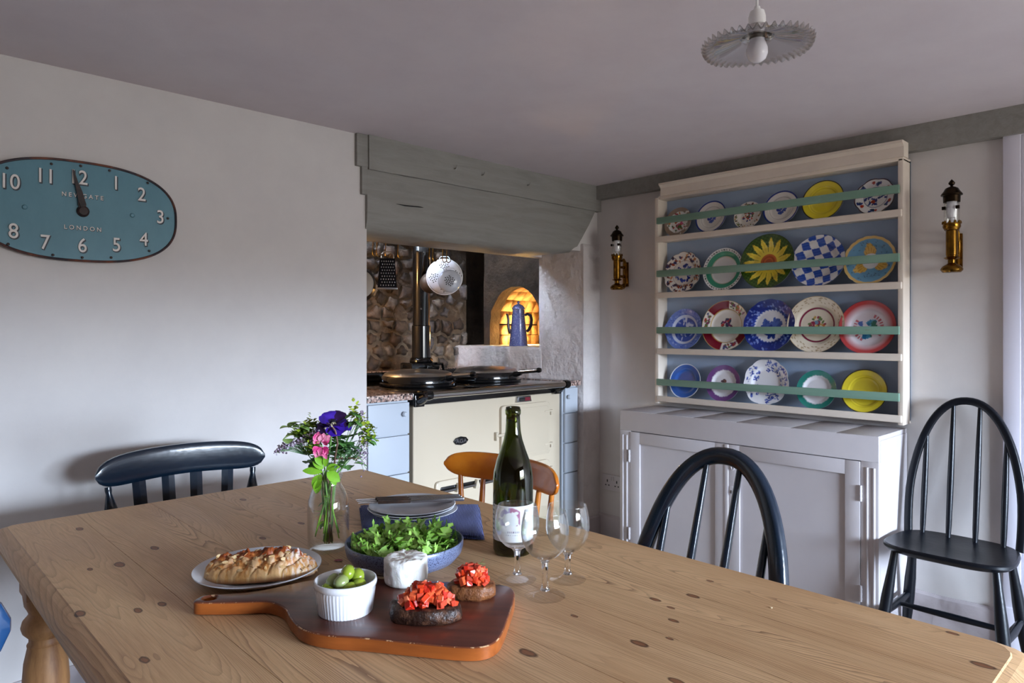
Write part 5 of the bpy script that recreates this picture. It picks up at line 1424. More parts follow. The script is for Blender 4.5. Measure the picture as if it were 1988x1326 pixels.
# goat's cheese
def cheese():
    bm = bmesh.new(); rings = []; N = 64
    prof = [(.0, .0)]+[(.033, 0), (.0365, .003)]+[(.0375, .003+i*.0045) for i in range(1, 9)]+[(.036, .0425), (.032, .0445)]+[(.032*(1-i/6), .0448) for i in range(1, 6)]
    for r, z in prof[1:]:
        ring_ = []
        for k in range(N):
            a = 2*math.pi*k/N; v = Vector((math.cos(a), math.sin(a), z*40)); q = 1+.03*mnoise.noise(v*2.5)+.02*mnoise.noise(Vector((math.cos(a)*9, math.sin(a)*9, z*60)))
            zz = z+(.0035*mnoise.noise(Vector((r*90*math.cos(a), r*90*math.sin(a), 3)))+.0022*mnoise.noise(Vector((r*260*math.cos(a), r*260*math.sin(a), 3))) if z > .04 else 0)
            ring_.append(bm.verts.new((r*q*math.cos(a), r*q*math.sin(a), zz)))
        rings.append(ring_)
    for A_, B_ in zip(rings, rings[1:]):
        for k in range(N): bm.faces.new((A_[k], A_[(k+1) % N], B_[(k+1) % N], B_[k]))
    bm.faces.new(rings[0][::-1]); c = bm.verts.new((0, 0, .045)); L_ = rings[-1]
    for k in range(N): bm.faces.new((L_[k], L_[(k+1) % N], c))
    bmesh.ops.translate(bm, verts=bm.verts, vec=(.694, .989, BZ)); return bm
def cheese_mat():
    b = NB('bloomy_rind'); o = b.tc.outputs['Object']
    f = b.noise(o, 90, 5, .7); w = b.noise(o, 40, 4, .6, 1.0)
    c = b.ramp(w, [(.34, (222, 218, 208)), (.48, (250, 248, 242))])
    return b.out(c, .8, 0, b.bump(w, .6, .003, b.bump(f, .4, .002)), Subsurface_Weight=.1, Subsurface_Scale=.005)
ch = finish(cheese(), 'goats_cheese', cheese_mat(), angle=70); tag(ch, 'round white soft cheese with wrinkled rind on the board', 'cheese')

# bruschetta
crust = mat('dark_bread_crust', (42, 22, 14), .4, col2=(112, 74, 52), vs=50, vlo=.5, vhi=.75, bump=.8, bs=160, bdist=.003)
crust2 = mat('brown_bread_crust', (86, 46, 22), .5, col2=(138, 84, 44), vs=60, bump=.8, bs=160, bdist=.003)
toms = [mat('tomato', c, .18, coat=.4, sub=.15) for c in ((214, 60, 26), (228, 96, 54), (190, 36, 18), (234, 122, 84), (208, 74, 52))]
def bruschetta(label, c, ang, L_, W_, h, m, n, seed):
    t = thing('bruschetta', label, 'bruschetta', (c[0], c[1], BZ), ang)
    g = random.Random(seed); bm = bmesh.new(); N = 44; rings = []
    for f, z in ((.9, 0), (1.0, .004), (1.02, h*.5), (1.0, h*.85), (.94, h), (.6, h*1.02), (.3, h*1.0)):
        ring_ = []
        for k in range(N):
            a = 2*math.pi*k/N; x = math.copysign(abs(math.cos(a))**.8, math.cos(a)); y = math.sin(a)
            q = f*(1+.13*mnoise.noise(Vector((math.cos(a)*2.2, math.sin(a)*2.2, z*25+seed)))+.05*mnoise.noise(Vector((math.cos(a)*7, math.sin(a)*7, z*90+seed))))
            ring_.append(bm.verts.new((x*q*L_/2, y*q*W_/2, z+.002*mnoise.noise(Vector((x*4, y*4, seed+z*90))) if z > 0 else z)))
        rings.append(ring_)
    for A_, B_ in zip(rings, rings[1:]):
        for k in range(N): bm.faces.new((A_[k], A_[(k+1) % N], B_[(k+1) % N], B_[k]))
    bm.faces.new(rings[0][::-1]); bm.faces.new(rings[-1])
    finish(bm, 'bread_slice', m, t, angle=60)
    me = None
    protos = []
    for k in range(len(toms)):
        b_ = bmesh.new(); box(b_, -.0058, .0058, -.0046, .0046, -.004, .004, bev=.0008, seg=1)
        for v in b_.verts: v.co += mnoise.noise_vector(v.co*260+Vector((k, seed, 0)))*.0014
        mm = bpy.data.meshes.new('tomato_dice'); b_.to_mesh(mm); b_.free(); mm.materials.append(toms[k]); protos.append(mm)
    for i in range(n):
        lay = i/n; rr = (1.12-lay*.60); a = i*2.399+g.uniform(-.3, .3); q = math.sqrt(g.uniform(.02, 1))*rr
        o = bpy.data.objects.new('tomato_dice', protos[g.randrange(len(protos))]); COL.objects.link(o); o.parent = t
        o.location = (q*math.cos(a)*L_*.37, q*math.sin(a)*W_*.37, h+.003+lay*.024+g.uniform(-.001, .001))
        o.rotation_euler = (g.uniform(0, 6), g.uniform(0, 6), g.uniform(0, 6)); s = g.uniform(.75, 1.25); o.scale = (s*g.uniform(.8, 1.2), s, s)
    return t
bruschetta('bruschetta with diced tomato on dark crusty bread, the nearer of the two', (.628, .842), R(-44), .110, .062, .022, crust, 100, 1)
b2 = bruschetta('bruschetta with diced tomato on lighter brown bread, the farther one on the right', (.735, .862), R(-44), .078, .052, .021, crust2, 78, 7)
finish(TU([(.0, .0, .040), (.006, .002, .050), (.014, .004, .052), (.022, .006, .050)], .0005, 5), 'herb_sprig', mat('herb_green', (96, 120, 60), .6), b2)
finish(TU([(.014, .004, .052), (.018, .0, .057), (.020, .002, .060)], .0004, 5), 'herb_sprig', bpy.data.materials['herb_green'], b2)

# salad bowl
M['bowl'] = speckle('speckled_blue_stoneware', (112, 124, 156), (60, 66, 96), .56, .35, 420)
bc = (.7775, 1.1115)
bo = finish(LA([(0, .003), (.060, .003), (.064, 0), (.068, 0), (.072, .004), (.098, .014), (.110, .028), (.1135, .042), (.1135, .0505), (.1125, .052), (.110, .0515), (.109, .046), (.105, .030), (.094, .018), (.07, .0095), (0, .008)], 72, (bc[0], bc[1], TZ)), 'salad_bowl', M['bowl'], angle=60)
tag(bo, 'wide speckled blue-grey stoneware bowl of green rocket leaves', 'bowl')
def leafshape(L_, W_, lob, g):
    N = 10; rows = []
    pts = []
    curl = g.uniform(-1.4, 1.4); tw = g.uniform(-1.2, 1.2); side = g.uniform(-.7, .7)
    for i in range(N+1):
        t = i/N; w = W_*math.sin(math.pi*min(1, t*.92+.06))**.8*(.18 if t < .35 else 1)*(1+lob*math.sin(t*22))
        bend = curl*t; x = L_*t*math.cos(bend*.5); z = L_*t*math.sin(bend*.5)*.8; y = side*L_*t*t*.5
        a = tw*t; rows.append([(x, y-w*math.cos(a), z-w*math.sin(a)+.3*w), (x, y, z), (x, y+w*math.cos(a), z+w*math.sin(a)+.3*w)])
    return rows
def salad():
    g = random.Random(11); vs, fs, cs = [], [], []
    for i in range(430):
        a = g.uniform(0, 2*math.pi); q = math.sqrt(g.random())*.094; lay = g.random()
        zt = .018+(.040-.016*(q/.094)**2)*lay**.5
        rows = leafshape(g.uniform(.030, .060), g.uniform(.005, .0105), g.uniform(.35, .8), g)
        Mx = Matrix.Translation((bc[0]+q*math.cos(a), bc[1]+q*math.sin(a), TZ+zt)) @ Matrix.Rotation(g.uniform(0, 6.28), 4, 'Z') @ Matrix.Rotation(g.uniform(-.5, .5), 4, 'X') @ Matrix.Rotation(g.uniform(-.45, .25), 4, 'Y')
        base_ = len(vs); t = g.random(); c = C(92, 148, 34)*(1-t)+C(150, 200, 70)*t
        ok = True; tmp = []
        for r_ in rows:
            for p in r_:
                v = Mx @ Vector(p); d = math.hypot(v.x-bc[0], v.y-bc[1])
                if d > .103: f = .103/d; v.x = bc[0]+(v.x-bc[0])*f; v.y = bc[1]+(v.y-bc[1])*f; v.z = max(v.z, TZ+.03+g.uniform(0, .015))
                v.z = max(v.z, TZ+.014+.03*(d/.11)**3); v.z = min(v.z, TZ+.074); tmp.append(v)
        for k, v in enumerate(tmp):
            vs.append(tuple(v)); cc = c*1.0; 
            if k % 3 == 1: cc = c*.4+C(186, 214, 130)*.6
            cs.append(tuple(cc)+(1,))
        for r_ in range(len(rows)-1):
            for k in (0, 1):
                a0 = base_+r_*3+k; fs.append((a0, a0+3, a0+4, a0+1))
    me = bpy.data.meshes.new('rocket'); me.from_pydata([(x-bc[0], y-bc[1], z-TZ-.012) for x, y, z in vs], [], fs)
    ca_ = me.color_attributes.new('Col', 'FLOAT_COLOR', 'POINT'); ca_.data.foreach_set('color', np.array(cs).ravel())
    me.materials.append(vcol('rocket_leaf', .38, sub=.0)); me.shade_smooth(); o = bpy.data.objects.new('rocket_leaves', me); COL.objects.link(o); o.location = (bc[0], bc[1], TZ+.012)
    tag(o, 'heap of green rocket leaves in the blue-grey bowl', 'salad', None, 'stuff')
salad()

# napkin and plates with knives
def napkin_mat():
    b = NB('navy_ribbed_cotton'); o = b.tc.outputs['Object']
    mp = b.n.new('ShaderNodeMapping'); mp.inputs['Rotation'].default_value = (0, 0, R(36)); b.t.links.new(o, mp.inputs[0])
    sp = b.n.new('ShaderNodeSeparateXYZ'); b.t.links.new(mp.outputs[0], sp.inputs[0])
    s = b.ma('SINE', b.ma('MULTIPLY', sp.outputs[0], 2*math.pi/.0032))
    s2 = b.ma('SINE', b.ma('MULTIPLY', sp.outputs[1], 2*math.pi/.0032)); f = b.ma('MULTIPLY', s, b.mr(s2, -1, 1, .6, 1))
    c = b.ramp(b.mr(f, -1, 1), [(.1, (20, 34, 92)), (.7, (50, 74, 160))])
    return b.out(c, .95, 0, b.bump(f, .8, .0015), Sheen_Weight=.3)
def napkin():
    P = [Vector(p) for p in ((.838, 1.365), (.938, 1.542), (1.165, 1.335), (.990, 1.118))]
    bm = bmesh.new(); NU, NV = 36, 30; 
    for lay, (z0, th) in enumerate(((.0005, .006), (.007, .006))):
        G = {}
        ins = lay*.004
        for side in (0, 1):
            for i in range(NU+1):
                for j in range(NV+1):
                    u, v = i/NU, j/NV; p = P[0].lerp(P[3], u).lerp(P[1].lerp(P[2], u), v); c = (P[0]+P[1]+P[2]+P[3])/4; p = p+(c-p).normalized()*ins
                    w = mnoise.noise(Vector((p.x*18, p.y*18, lay*3)))*.0018+mnoise.noise(Vector((p.x*6, p.y*6, lay*3)))*.001
                    e = min(1, min(u, 1-u, v, 1-v)/.03)**.5
                    zz = z0+th/2+(1 if side else -1)*th/2*e+(w if lay else w*.3)
                    zz = max(zz, .0005)
                    G[(side, i, j)] = bm.verts.new((p.x, p.y, TZ+zz))
            for i in range(NU):
                for j in range(NV): bm.faces.new((G[(side, i, j)], G[(side, i+1, j)], G[(side, i+1, j+1)], G[(side, i, j+1)]))
        bmesh.ops.remove_doubles(bm, verts=bm.verts, dist=.0001)
    return bm
npk = finish(napkin(), 'napkin', napkin_mat(), angle=70); tag(npk, 'folded navy blue ribbed napkin under the stack of side plates', 'napkin')
sp_prof = [(0, .0), (.52, 0), (.56, -.0), (.60, .002), (.86, .0085), (.985, .0135), (1.0, .0145), (.99, .0155), (.96, .015), (.84, .011), (.6, .005), (.54, .0035), (0, .003)]
for k, (dx, dy, lb) in enumerate(((.004, -.003, 'pale grey side plate at the bottom of the stack on the napkin'), (-.002, .002, 'pale grey side plate in the middle of the stack on the napkin'), (0, 0, 'pale grey side plate on top of the stack, with the knives on it'))):
    dish('side_plate', lb, (.975+dx, 1.362+dy), TZ+.0135+k*.006, .103, sp_prof, M['greyplate'], group='stack of side plates')
kz = TZ+.0135+.012+.0175
M['knifewood'] = mat('dark_knife_handle', (70, 44, 26), .5, col2=(40, 26, 18), vs=60, bump=.4, bs=200)
M['knifesteel'] = mat('polished_knife_steel', (186, 186, 190), .22, 1)
for i, lb in enumerate(('table knife lying at the back of the three on the plates', 'table knife in the middle of the three on the plates', 'table knife at the front of the three on the plates')):
    a0 = Vector((.878, 1.461, 0)); b0 = Vector((1.086, 1.317, 0)); d = (b0-a0).normalized(); nrm = Vector((.57, .82, 0))
    mid = (a0+b0)/2+nrm*(.016-.0165*i)+d*(.004*i)
    t = thing('table_knife', lb, 'knife', (mid.x, mid.y, kz), math.atan2(d.y, d.x), 'table knives on the side plates')
    Ln = (b0-a0).length/2
    finish(TU([(-Ln, -.001, .001), (-Ln*.96, 0, .001), (-Ln*.68, 0, .001), (-Ln*.6, 0, .0015)], [(.003, .0004), (.0065, .0006), (.0068, .0008), (.004, .0012)], 10, flat=(0, 0, 1)), 'blade', M['knifesteel'], t)
    finish(BX(-Ln*.63, -Ln*.02, -.0052, .0052, -.0022, .0056, bev=.0014), 'scale', M['knifewood'], t)
    finish(BX(-Ln*.02, Ln, -.0052, .0052, -.0026, .0056, bev=.0020), 'handle', M['knifesteel'], t)

# wine bottle
bt_ = thing('wine_bottle', 'open dark green wine bottle with white label behind the glasses', 'bottle', (.9848, 1.0239, TZ), world=False)
op = [(0, .012), (.012, .006), (.026, .0015), (.034, .0), (.039, .003), (.0412, .010), (.0412, .150), (.0395, .168), (.034, .190), (.026, .212), (.0195, .232), (.0160, .250), (.0148, .268), (.0143, .282), (.0158, .284), (.0162, .287), (.0162, .293), (.0150, .295), (.0150, .298), (.0135, .2995), (.0112, .2995)]
ip = [(.0105, .296), (.0112, .27), (.0135, .245), (.0175, .228), (.0235, .210), (.031, .190), (.0365, .168), (.0385, .150), (.0385, .014), (.034, .006), (.024, .009), (.010, .016), (0, .018)]
finish(LA(op+ip, 64), 'bottle_glass', glass('dark_green_glass', (96, 104, 30), .0, 1.5), bt_, angle=50)
def label_mesh():
    n, mrow = 90, 60; vs, fs, cs = [], [], []
    a_c = math.atan2(-1.0239, -.9848); g = random.Random(2)
    for i in range(n+1):
        for j in range(mrow+1):
            s = -1+2*i/n; t = j/mrow; a = a_c+s*1.85; r = .04155
            vs.append((r*math.cos(a), r*math.sin(a), .032+t*.072)); 
            c = C(232, 230, 234); x = s*1.85; y = t
            # watercolour swoosh
            cx, cy = -.02+ .45*math.sin((x+.3)*1.2), .0
            rr = math.hypot((x+.12)/.62, (y-.62)/.33)
            if .62 < rr < 1.02 and (x < .35 and y > .45) and mnoise.noise(Vector((x*6, y*8, 0))) > -.25:
                c = C(110, 84, 170)*.7+c*.3
                if x > -.15: c = C(170, 50, 100)*.7+c*.3
            if abs(y-.28) < .02 and abs(x) < .3 and math.sin(x*70) > -.2: c = C(120, 110, 140)
            if abs(y-.20) < .012 and abs(x) < .35 and math.sin(x*95+1) > 0: c = C(150, 140, 160)
            if x < -1.15 and math.sin(y*48) > .3 and mnoise.noise(Vector((x*30, y*60, 4))) > -.1: c = C(120, 118, 130)
            cs.append(tuple(c)+(1,))
    for i in range(n):
        for j in range(mrow): a0 = i*(mrow+1)+j; fs.append((a0, a0+mrow+1, a0+mrow+2, a0+1))
    me = bpy.data.meshes.new('label'); me.from_pydata(vs, [], fs); ca_ = me.color_attributes.new('Col', 'FLOAT_COLOR', 'POINT'); ca_.data.foreach_set('color', np.array(cs).ravel())
    me.materials.append(vcol('label_paper', .6)); me.shade_smooth(); o = bpy.data.objects.new('paper_label', me); COL.objects.link(o); o.parent = bt_
    o['label'] = 'white paper label with purple and pink brush stroke'
label_mesh()
# glasses
def goblet(label, c, h, rb, rf, stem, foot=0):
    o_ = []; bot = stem
    t = thing('wine_glass', label, 'wine glass', (c[0], c[1], TZ), 0, 'three empty wine glasses')
    H_ = h-stem
    finish(LA([(0, .0005), (rf*.6, .0), (rf, .0), (rf+.0008, .0012), (rf*.97, .0025), (rf*.55, .0050), (.011, .0085), (.008, .012), (0, .012)], 56), 'foot', M['footglass'], t, angle=70)
    finish(LA([(0, .0085), (.0085, .0105), (.0062, .016), (.0054, stem*.35), (.0050, stem*.6), (.0058, stem-.006), (.0095, stem-.0005), (.0125, stem+H_*.035), (0, stem+H_*.05)], 32), 'stem', M['solidglass'], t, angle=70)
    prof = [(0, stem+.001)]
    for s, q in ((.03, .35), (.10, .58), (.22, .80), (.38, .95), (.52, 1.0), (.70, .985), (.86, .93), (.985, .865)): prof.append((rb*q, stem+H_*s))
    prof += [(rb*.866, h-.0008), (rb*.860, h+.0004), (rb*.848, h), (rb*.845, h-.0012)]
    for s, q in ((.86, .905), (.70, .962), (.52, .975), (.38, .925), (.22, .77), (.12, .57), (.07, .30)): prof.append((rb*q, stem+H_*s))
    prof.append((0, stem+H_*.055))
    finish(LA(prof, 56), 'bowl', M['glass'], t, angle=70); return t
goblet('empty wine glass on the left, directly in front of the bottle label', (.8827, .9068), .137, .0410, .0345, .057)
goblet('empty wine glass nearest the camera, middle of the three', (.8625, .8175), .146, .0415, .0345, .063)
goblet('empty wine glass on the right with a shorter stem', (.9495, .8427), .137, .0400, .0325, .050)

# ------------------------------------------------------------------ flowers in a bottle
jar = (.722, 1.308)
jo = finish(LA([(0, .005), (.030, .004), (.038, .0), (.041, .003), (.0425, .010), (.0425, .085), (.040, .105), (.034, .122), (.0275, .133), (.0260, .140), (.0262, .146), (.0285, .149), (.0292, .154), (.0275, .158), (.0255, .158), (.0245, .154), (.0240, .140), (.0255, .131), (.032, .120), (.038, .104), (.0405, .085), (.0405, .012), (.036, .007), (0, .008)], 56, (jar[0], jar[1], TZ)), 'glass_bottle_vase', M['glass'], angle=60)
tag(jo, 'clear glass milk bottle holding the garden flowers', 'vase')
G_ = {k: mat(k, c, .5, col2=c2, vs=40) for k, c, c2 in (('stem_green', (98, 140, 62), (120, 160, 80)), ('leaf_bright', (112, 170, 24), (136, 190, 50)), ('leaf_mid', (88, 140, 66), (122, 172, 96)), ('leaf_grey', (110, 152, 104), (138, 176, 128)),
      ('euphorbia', (150, 176, 40), (176, 190, 66)), ('stem_brown', (84, 58, 46), (110, 76, 60)), ('limonium', (182, 164, 190), (206, 194, 208)), ('limonium_dark', (120, 96, 120), (150, 128, 150)), ('cream_bud', (222, 206, 164), (236, 226, 190)))}
G_['leaf_lit'] = mat('leaf_lit', (150, 186, 96), .5, col2=(172, 200, 122), vs=60)  # lighter green stands in for light passing through the left leaves
G_['purple'] = mat('anemone_purple', (70, 30, 170), .45, col2=(46, 18, 130), vs=30); G_['purpledark'] = mat('anemone_plum', (66, 20, 90), .5, col2=(40, 14, 70), vs=30)
G_['pink'] = mat('sweet_pea_pink', (232, 60, 140), .45, col2=(244, 170, 190), vs=60, vlo=.45, vhi=.7)
def W(du, dv, z): # du to camera right, dv away from camera (m), z above table
    a, b_ = px_off(du, dv); return Vector((jar[0]+a, jar[1]+b_, TZ+z))
def leaf_bm(base_, dirv, L_, W_, up=Vector((0, 0, 1)), droop=.3, fold=.25, n=7, notch=0, ruf=0):
    d = Vector(dirv).normalized(); s = d.cross(up); s = s.normalized() if s.length > .01 else Vector((1, 0, 0)); u = s.cross(d).normalized()
    bm = bmesh.new(); rows = []
    for i in range(n+1):
        t = i/n; w = W_*math.sin(math.pi*min(.985, .03+t*.95))**.75; c = Vector(base_)+d*L_*t-u*droop*L_*t*t
        if notch: w *= 1+notch*math.sin(t*18)
        rows.append([bm.verts.new(c-s*w+u*fold*w), bm.verts.new(c), bm.verts.new(c+s*w+u*fold*w)])
    if ruf:
        for v in bm.verts: v.co += mnoise.noise_vector(v.co*140)*ruf
    for a, b_ in zip(rows, rows[1:]):
        for k in (0, 1): bm.faces.new((a[k], b_[k], b_[k+1], a[k+1]))
    return bm
def add_bm(dst, src):
    me = bpy.data.meshes.new('x'); src.to_mesh(me); src.free(); dst.from_mesh(me); bpy.data.meshes.remove(me)
def flower(name, label, cat='flower'):
    t = thing(name, label, cat, (jar[0], jar[1], TZ+.010), world=True, group='cut flowers in the glass bottle'); return t
neck = lambda du, dv: W(du, dv, .150)
def stem(t, pts, r=.0013, m='stem_green'): finish(TU(pts, r, 7), 'stem', G_[m], t)
g = random.Random(7)
# anemone
t = flower('anemone', 'large purple anemone at the top centre of the bunch')
hd = W(.012, -.005, .262)
stem(t, [W(.008, .0, .012), W(.0, .0, .08), neck(-.004, -.004), W(.004, -.004, .21), hd], .0018)
cam_dir = (Vector((0, 0, 1.22))-hd).normalized()
ax = (Vector((0, 0, 1))*.9+cam_dir*.45).normalized(); qx = ax.to_track_quat('Z', 'Y').to_matrix().to_4x4()
for i in range(11):
    a = i*2*math.pi/5.5+.3; lay = i//6; L_ = .037-.006*lay; el = .1+.45*lay
    bm = bmesh.new(); rows = []
    for k in range(7):
        tt = k/6; w = .020*math.sin(math.pi*(.12+.80*tt))**.7; ln = L_*tt; z = math.sin(el)*ln*.9-.35*(1-lay)*ln*tt+.002*math.sin(k*1.7+i)
        rows.append([bm.verts.new((ln*math.cos(el*.6), s_*w, z+.10*abs(s_)*w+.003*mnoise.noise(Vector((k*.8, s_*2, i))))) for s_ in (-1, -.5, 0, .5, 1)])
    for A_, B_ in zip(rows, rows[1:]):
        for k in range(4): bm.faces.new((A_[k], B_[k], B_[k+1], A_[k+1]))
    bm.transform(Matrix.Translation(hd) @ qx @ Matrix.Rotation(a, 4, 'Z'))
    finish(bm, 'petal', G_['purple' if i % 3 else 'purpledark'], t, angle=80)
finish(LA([(0, .010), (.005, .009), (.007, .005), (.006, 0), (0, 0)], 14, hd, qx), 'flower_centre', mat('anemone_centre', (28, 20, 40), .8), t)
# sweet pea
t = flower('sweet_pea', 'bright pink sweet pea in the middle of the bunch')
hp = W(-.006, -.030, .222)
stem(t, [W(-.006, -.004, .012), W(-.002, -.006, .09), neck(-.002, -.010), W(-.004, -.024, .19), hp])
gp = random.Random(5)
for i in range(16):
    du, dz = gp.uniform(-.006, .008), gp.uniform(-.009, .009); L_, w, m_ = gp.uniform(.014, .021), gp.uniform(.006, .010), 'pink'
    b0 = hp+Vector((.722*du, -.692*du, dz)); dv = Vector((.722*du*70-.3, -.692*du*70-.3, .8 if dz > -.002 else -.7))
    finish(leaf_bm(b0, dv, L_, w, up=Vector((-.69, -.72, .1)), droop=.35, fold=.45, n=8, ruf=.003), 'petal', G_[m_], t, angle=80)
# bright leaves around the neck
t = flower('leafy_sprig', 'glossy bright green leaves spilling over the bottle neck', 'leaves')
stem(t, [W(-.002, -.003, .014), W(.0, -.006, .10), W(-.003, -.022, .168)], .0015)
for du, z, ddu, ddz, L_, w in ((-.006, .165, -1, .15, .040, .008), (-.008, .160, -.6, -1.0, .034, .011), (.004, .165, .9, -.6, .032, .011), (.002, .172, .9, .2, .028, .008), (-.004, .172, -.9, .7, .026, .007), (.012, .158, .6, -1.1, .022, .007), (.0, .176, .1, 1, .024, .006), (-.012, .150, -.3, -1.2, .03, .009), (-.006, .178, -.5, 1, .028, .008)):
    b0 = W(du, -.024, z); dv = Vector((.722*ddu-.1, -.692*ddu-.1, ddz)); finish(leaf_bm(b0, dv, L_, w, up=Vector((-.6, -.62, .5)), droop=.15), 'leaf', G_['leaf_bright' if g.random() < .75 else 'leaf_mid'], t, angle=80)
# limonium sprays
def limonium(label, tip, spread, n, basep, seed):
    g = random.Random(seed); t = flower('sea_lavender', label)
    mid = neck(*basep); stem(t, [W(basep[0]*.3, .004, .012), mid, mid.lerp(tip, .5)+Vector((0, 0, .006)), tip], .0009, 'leaf_grey')
    a_, b_ = bmesh.new(), bmesh.new(); tw = bmesh.new()
    for i in range(n):
        p = tip+Vector(((g.uniform(-1, 1))*spread[0]*.722+g.uniform(-1, 1)*.012, -g.uniform(-1, 1)*spread[0]*.692+g.uniform(-1, 1)*.012, g.gauss(0, spread[1])))
        du = g.uniform(-spread[0], spread[0]); p = tip+Vector((.722*du, -.692*du, du*spread[2]+g.gauss(0, spread[1])))+Vector((.692, .722, 0))*g.uniform(-.012, .012)
        dst = a_ if g.random() < .65 else b_
        s = g.uniform(.0014, .0027); lathe(dst, [(0, -s), (s, -s*.3), (s*.8, s*.6), (0, s*1.3)], 5, p, Matrix.Rotation(g.uniform(0, 3), 4, 'X'))
        if i % 5 == 0: tube(tw, [mid.lerp(tip, .62), mid.lerp(tip, .8)*.5+p*.5, p], .0005, 4)
    finish(a_, 'florets', G_['limonium'], t)['kind'] = 'stuff'; finish(b_, 'dark_florets', G_['limonium_dark'], t)['kind'] = 'stuff'; finish(tw, 'twigs', G_['leaf_grey'], t)['kind'] = 'stuff'
limonium('spray of pale lilac sea lavender reaching out to the left', W(-.058, -.012, .226), (.048, .004, .42), 320, (-.016, -.004), 1)
limonium('sparse sprig of sea lavender hanging at the right', W(.073, .0, .208), (.010, .020, 0), 90, (.015, .004), 2)
limonium('small tuft of sea lavender at the upper right edge', W(.066, .01, .268), (.006, .010, 0), 60, (.014, .008), 3)
# euphorbia sprays
def euphorbia(label, heads, basep, seed, leaves=True, stemm='stem_green'):
    g = random.Random(seed); t = flower('spurge_sprig', label, 'foliage'); mid = neck(*basep)
    c0 = sum(heads, Vector((0, 0, 0)))/len(heads); fork = mid.lerp(c0, .55)
    stem(t, [W(basep[0]*.2, basep[1], .012), W(basep[0]*.5, basep[1], .08), mid, fork], .0013, stemm)
    bm = bmesh.new(); tw = bmesh.new(); lf = bmesh.new()
    for h in heads:
        tube(tw, [fork, fork.lerp(h, .6)+Vector((0, 0, .003)), h], .0007, 5)
        for i in range(24):
            p = h+Vector((g.gauss(0, .0075), g.gauss(0, .0075), g.gauss(0, .0075))); s = g.uniform(.003, .0055)
            add_bm(bm, leaf_bm(p, (g.uniform(-1, 1), g.uniform(-1, 1), g.uniform(-.2, 1)), s*2, s, droop=.1, n=3))
        if leaves:
            for i in range(5): a = g.uniform(0, 6.28); add_bm(lf, leaf_bm(h-Vector((0, 0, .006)), (math.cos(a), math.sin(a), g.uniform(-.3, .6)), g.uniform(.018, .028), .0075, n=4))
    finish(bm, 'bracts', G_['euphorbia'], t)['kind'] = 'stuff'; finish(tw, 'stalks', G_['stem_green'], t)
    if leaves: finish(lf, 'leaves', G_['leaf_mid'], t)['kind'] = 'stuff'
    return t
euphorbia('yellow-green spurge heads at the upper left of the bunch', [W(-.052, .01, .250), W(-.036, .008, .262), W(-.066, .005, .240), W(-.022, .008, .256), W(-.044, .0, .243)], (-.012, .006), 21)
euphorbia('yellow-green spurge heads rising highest at the right', [W(.050, .008, .286), W(.056, .010, .272), W(.060, .006, .264)], (.010, .006), 22)
euphorbia('yellow-green spurge heads at the far right edge of the bunch', [W(.078, .004, .250), W(.083, .002, .240), W(.082, .0, .232)], (.014, .0), 23)
euphorbia('small spurge head just left of the pink sweet pea', [W(-.022, -.02, .215), W(-.030, -.018, .220)], (-.008, -.006), 24)
# round leaves upper left
def leafy(label, specs, basep, m_, seed, name='foliage_spray'):
    g = random.Random(seed); t = flower(name, label, 'foliage'); mid = neck(*basep); top = max((s[0] for s in specs), key=lambda p: p.z)
    stem(t, [W(basep[0]*.2, basep[1], .012), mid, mid.lerp(top, .6), top], .0011)
    for p, L_, w in specs:
        a = g.uniform(0, 6.28); finish(leaf_bm(p, (math.cos(a), math.sin(a), g.uniform(-.2, .7)), L_, w, droop=g.uniform(0, .4), n=6), 'leaf', G_[m_], t, angle=80)
    return t
g2 = random.Random(31)
leafy('round green leaves at the far left top of the bunch', [(W(g2.uniform(-.082, -.028), g2.uniform(-.012, .012), g2.uniform(.226, .262)), g2.uniform(.018, .026), g2.uniform(.008, .012)) for _ in range(40)], (-.014, .0), 'leaf_lit', 32)
leafy('dark green leaves packed behind the sweet pea', [(W(g2.uniform(-.05, .05), g2.uniform(.0, .028), g2.uniform(.170, .235)), g2.uniform(.026, .040), g2.uniform(.008, .013)) for _ in range(70)], (.004, .010), 'leaf_mid', 33)
leafy('grey-green feathery leaves right of the sweet pea', [(W(.045+g2.uniform(-.012, .012), g2.uniform(-.012, .008), .205+g2.uniform(-.012, .012)), .026, .0036) for _ in range(50)]+[(W(.02+g2.uniform(-.012, .018), g2.uniform(-.016, .0), .19+g2.uniform(-.014, .012)), .024, .004) for _ in range(18)], (.010, -.006), 'leaf_grey', 34)
t = flower('dry_twig', 'brown twig bending over with cream buds, right of the anemone', 'twig')
stem(t, [W(.004, -.008, .014), W(.008, -.012, .09), neck(.012, -.014), W(.020, -.022, .195), W(.026, -.026, .225), W(.022, -.028, .250), W(.014, -.030, .262)], .0019, 'stem_brown')
finish(TU([W(.018, -.02, .190), W(.040, -.016, .194), W(.062, -.014, .190)], .0013, 6), 'side_shoot', G_['stem_brown'], t)
for p in (W(.014, -.031, .264), W(.004, -.032, .258), W(.020, -.030, .268), W(.064, -.014, .190)):
    for i in range(4): finish(leaf_bm(p, (g.uniform(-1, 1), g.uniform(-1, 1), g.uniform(-.5, .5)), .007, .002, n=3), 'bud', G_['cream_bud'], t)
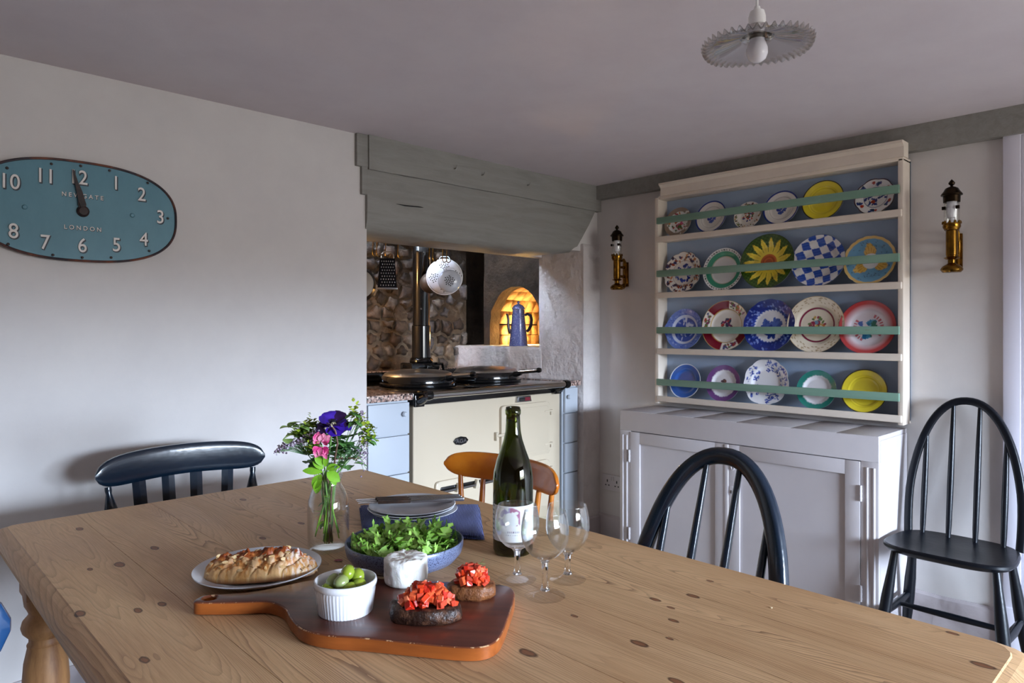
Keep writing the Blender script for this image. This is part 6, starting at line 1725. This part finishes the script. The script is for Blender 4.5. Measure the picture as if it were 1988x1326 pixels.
# cut stems inside the bottle
t = flower('cut_stems', 'tangle of cut green and brown stems inside the bottle', 'stems')
for i in range(13):
    a = g.uniform(0, 6.28); q = g.uniform(.006, .030); a2 = a+g.uniform(2.2, 4)
    p0 = Vector((jar[0]+q*math.cos(a), jar[1]+q*math.sin(a), TZ+.012+g.uniform(0, .03))); p1 = Vector((jar[0]+.012*math.cos(a2), jar[1]+.012*math.sin(a2), TZ+.15))
    finish(TU([p0, p0.lerp(p1, .5), p1], g.uniform(.0008, .0018), 7), 'stem', G_[g.choice(('stem_green', 'stem_green', 'stem_brown', 'leaf_bright'))], t)
for i in range(26):
    a = g.uniform(0, 6.28); q = g.uniform(.002, .016); p = Vector((jar[0]+q*math.cos(a), jar[1]+q*math.sin(a), TZ+g.uniform(.025, .12)))
    finish(leaf_bm(p, (g.uniform(-1, 1), g.uniform(-1, 1), g.uniform(-.6, .9)), g.uniform(.012, .022), g.uniform(.0015, .004), n=4), 'leaf', G_[g.choice(('leaf_mid', 'leaf_bright', 'leaf_grey'))], t, angle=80)
pt = finish(leaf_bm((.690, 1.228, TZ+.002), (.7, -.7, .02), .018, .006, droop=0, fold=.1), 'fallen_petal', mat('dried_petal', (170, 70, 90), .6)); tag(pt, 'fallen pink petal on the table between vase and bowl', 'petal')
for (x, y, lb) in ((1.094, .5245, 'pale crumb near the far right part of the table'), (.618, 1.705, 'pale crumb at the far end of the table')):
    c_ = finish(LA([(0, 0), (.002, .0003), (.0022, .0012), (0, .0018)], 7, (x, y, TZ)), 'crumb', mat('crumb', (226, 206, 170), .7)); tag(c_, lb, 'crumb')
finish(TU([(.105, 1.20, .735), (.13, 1.14, .752), (.155, 1.07, .748), (.165, .99, .725), (.16, .93, .69)], [(.016, .012)]*5, 12, flat=(0, 0, 1)).copy() if False else TU([(.13, -.20, .72), (.155, -.15, .735), (.165, -.08, .73), (.16, .0, .70), (.15, .06, .60), (.14, .08, .45)], [(.016, .012)]*6, 12), 'arm', M['bluegloss'], bl)
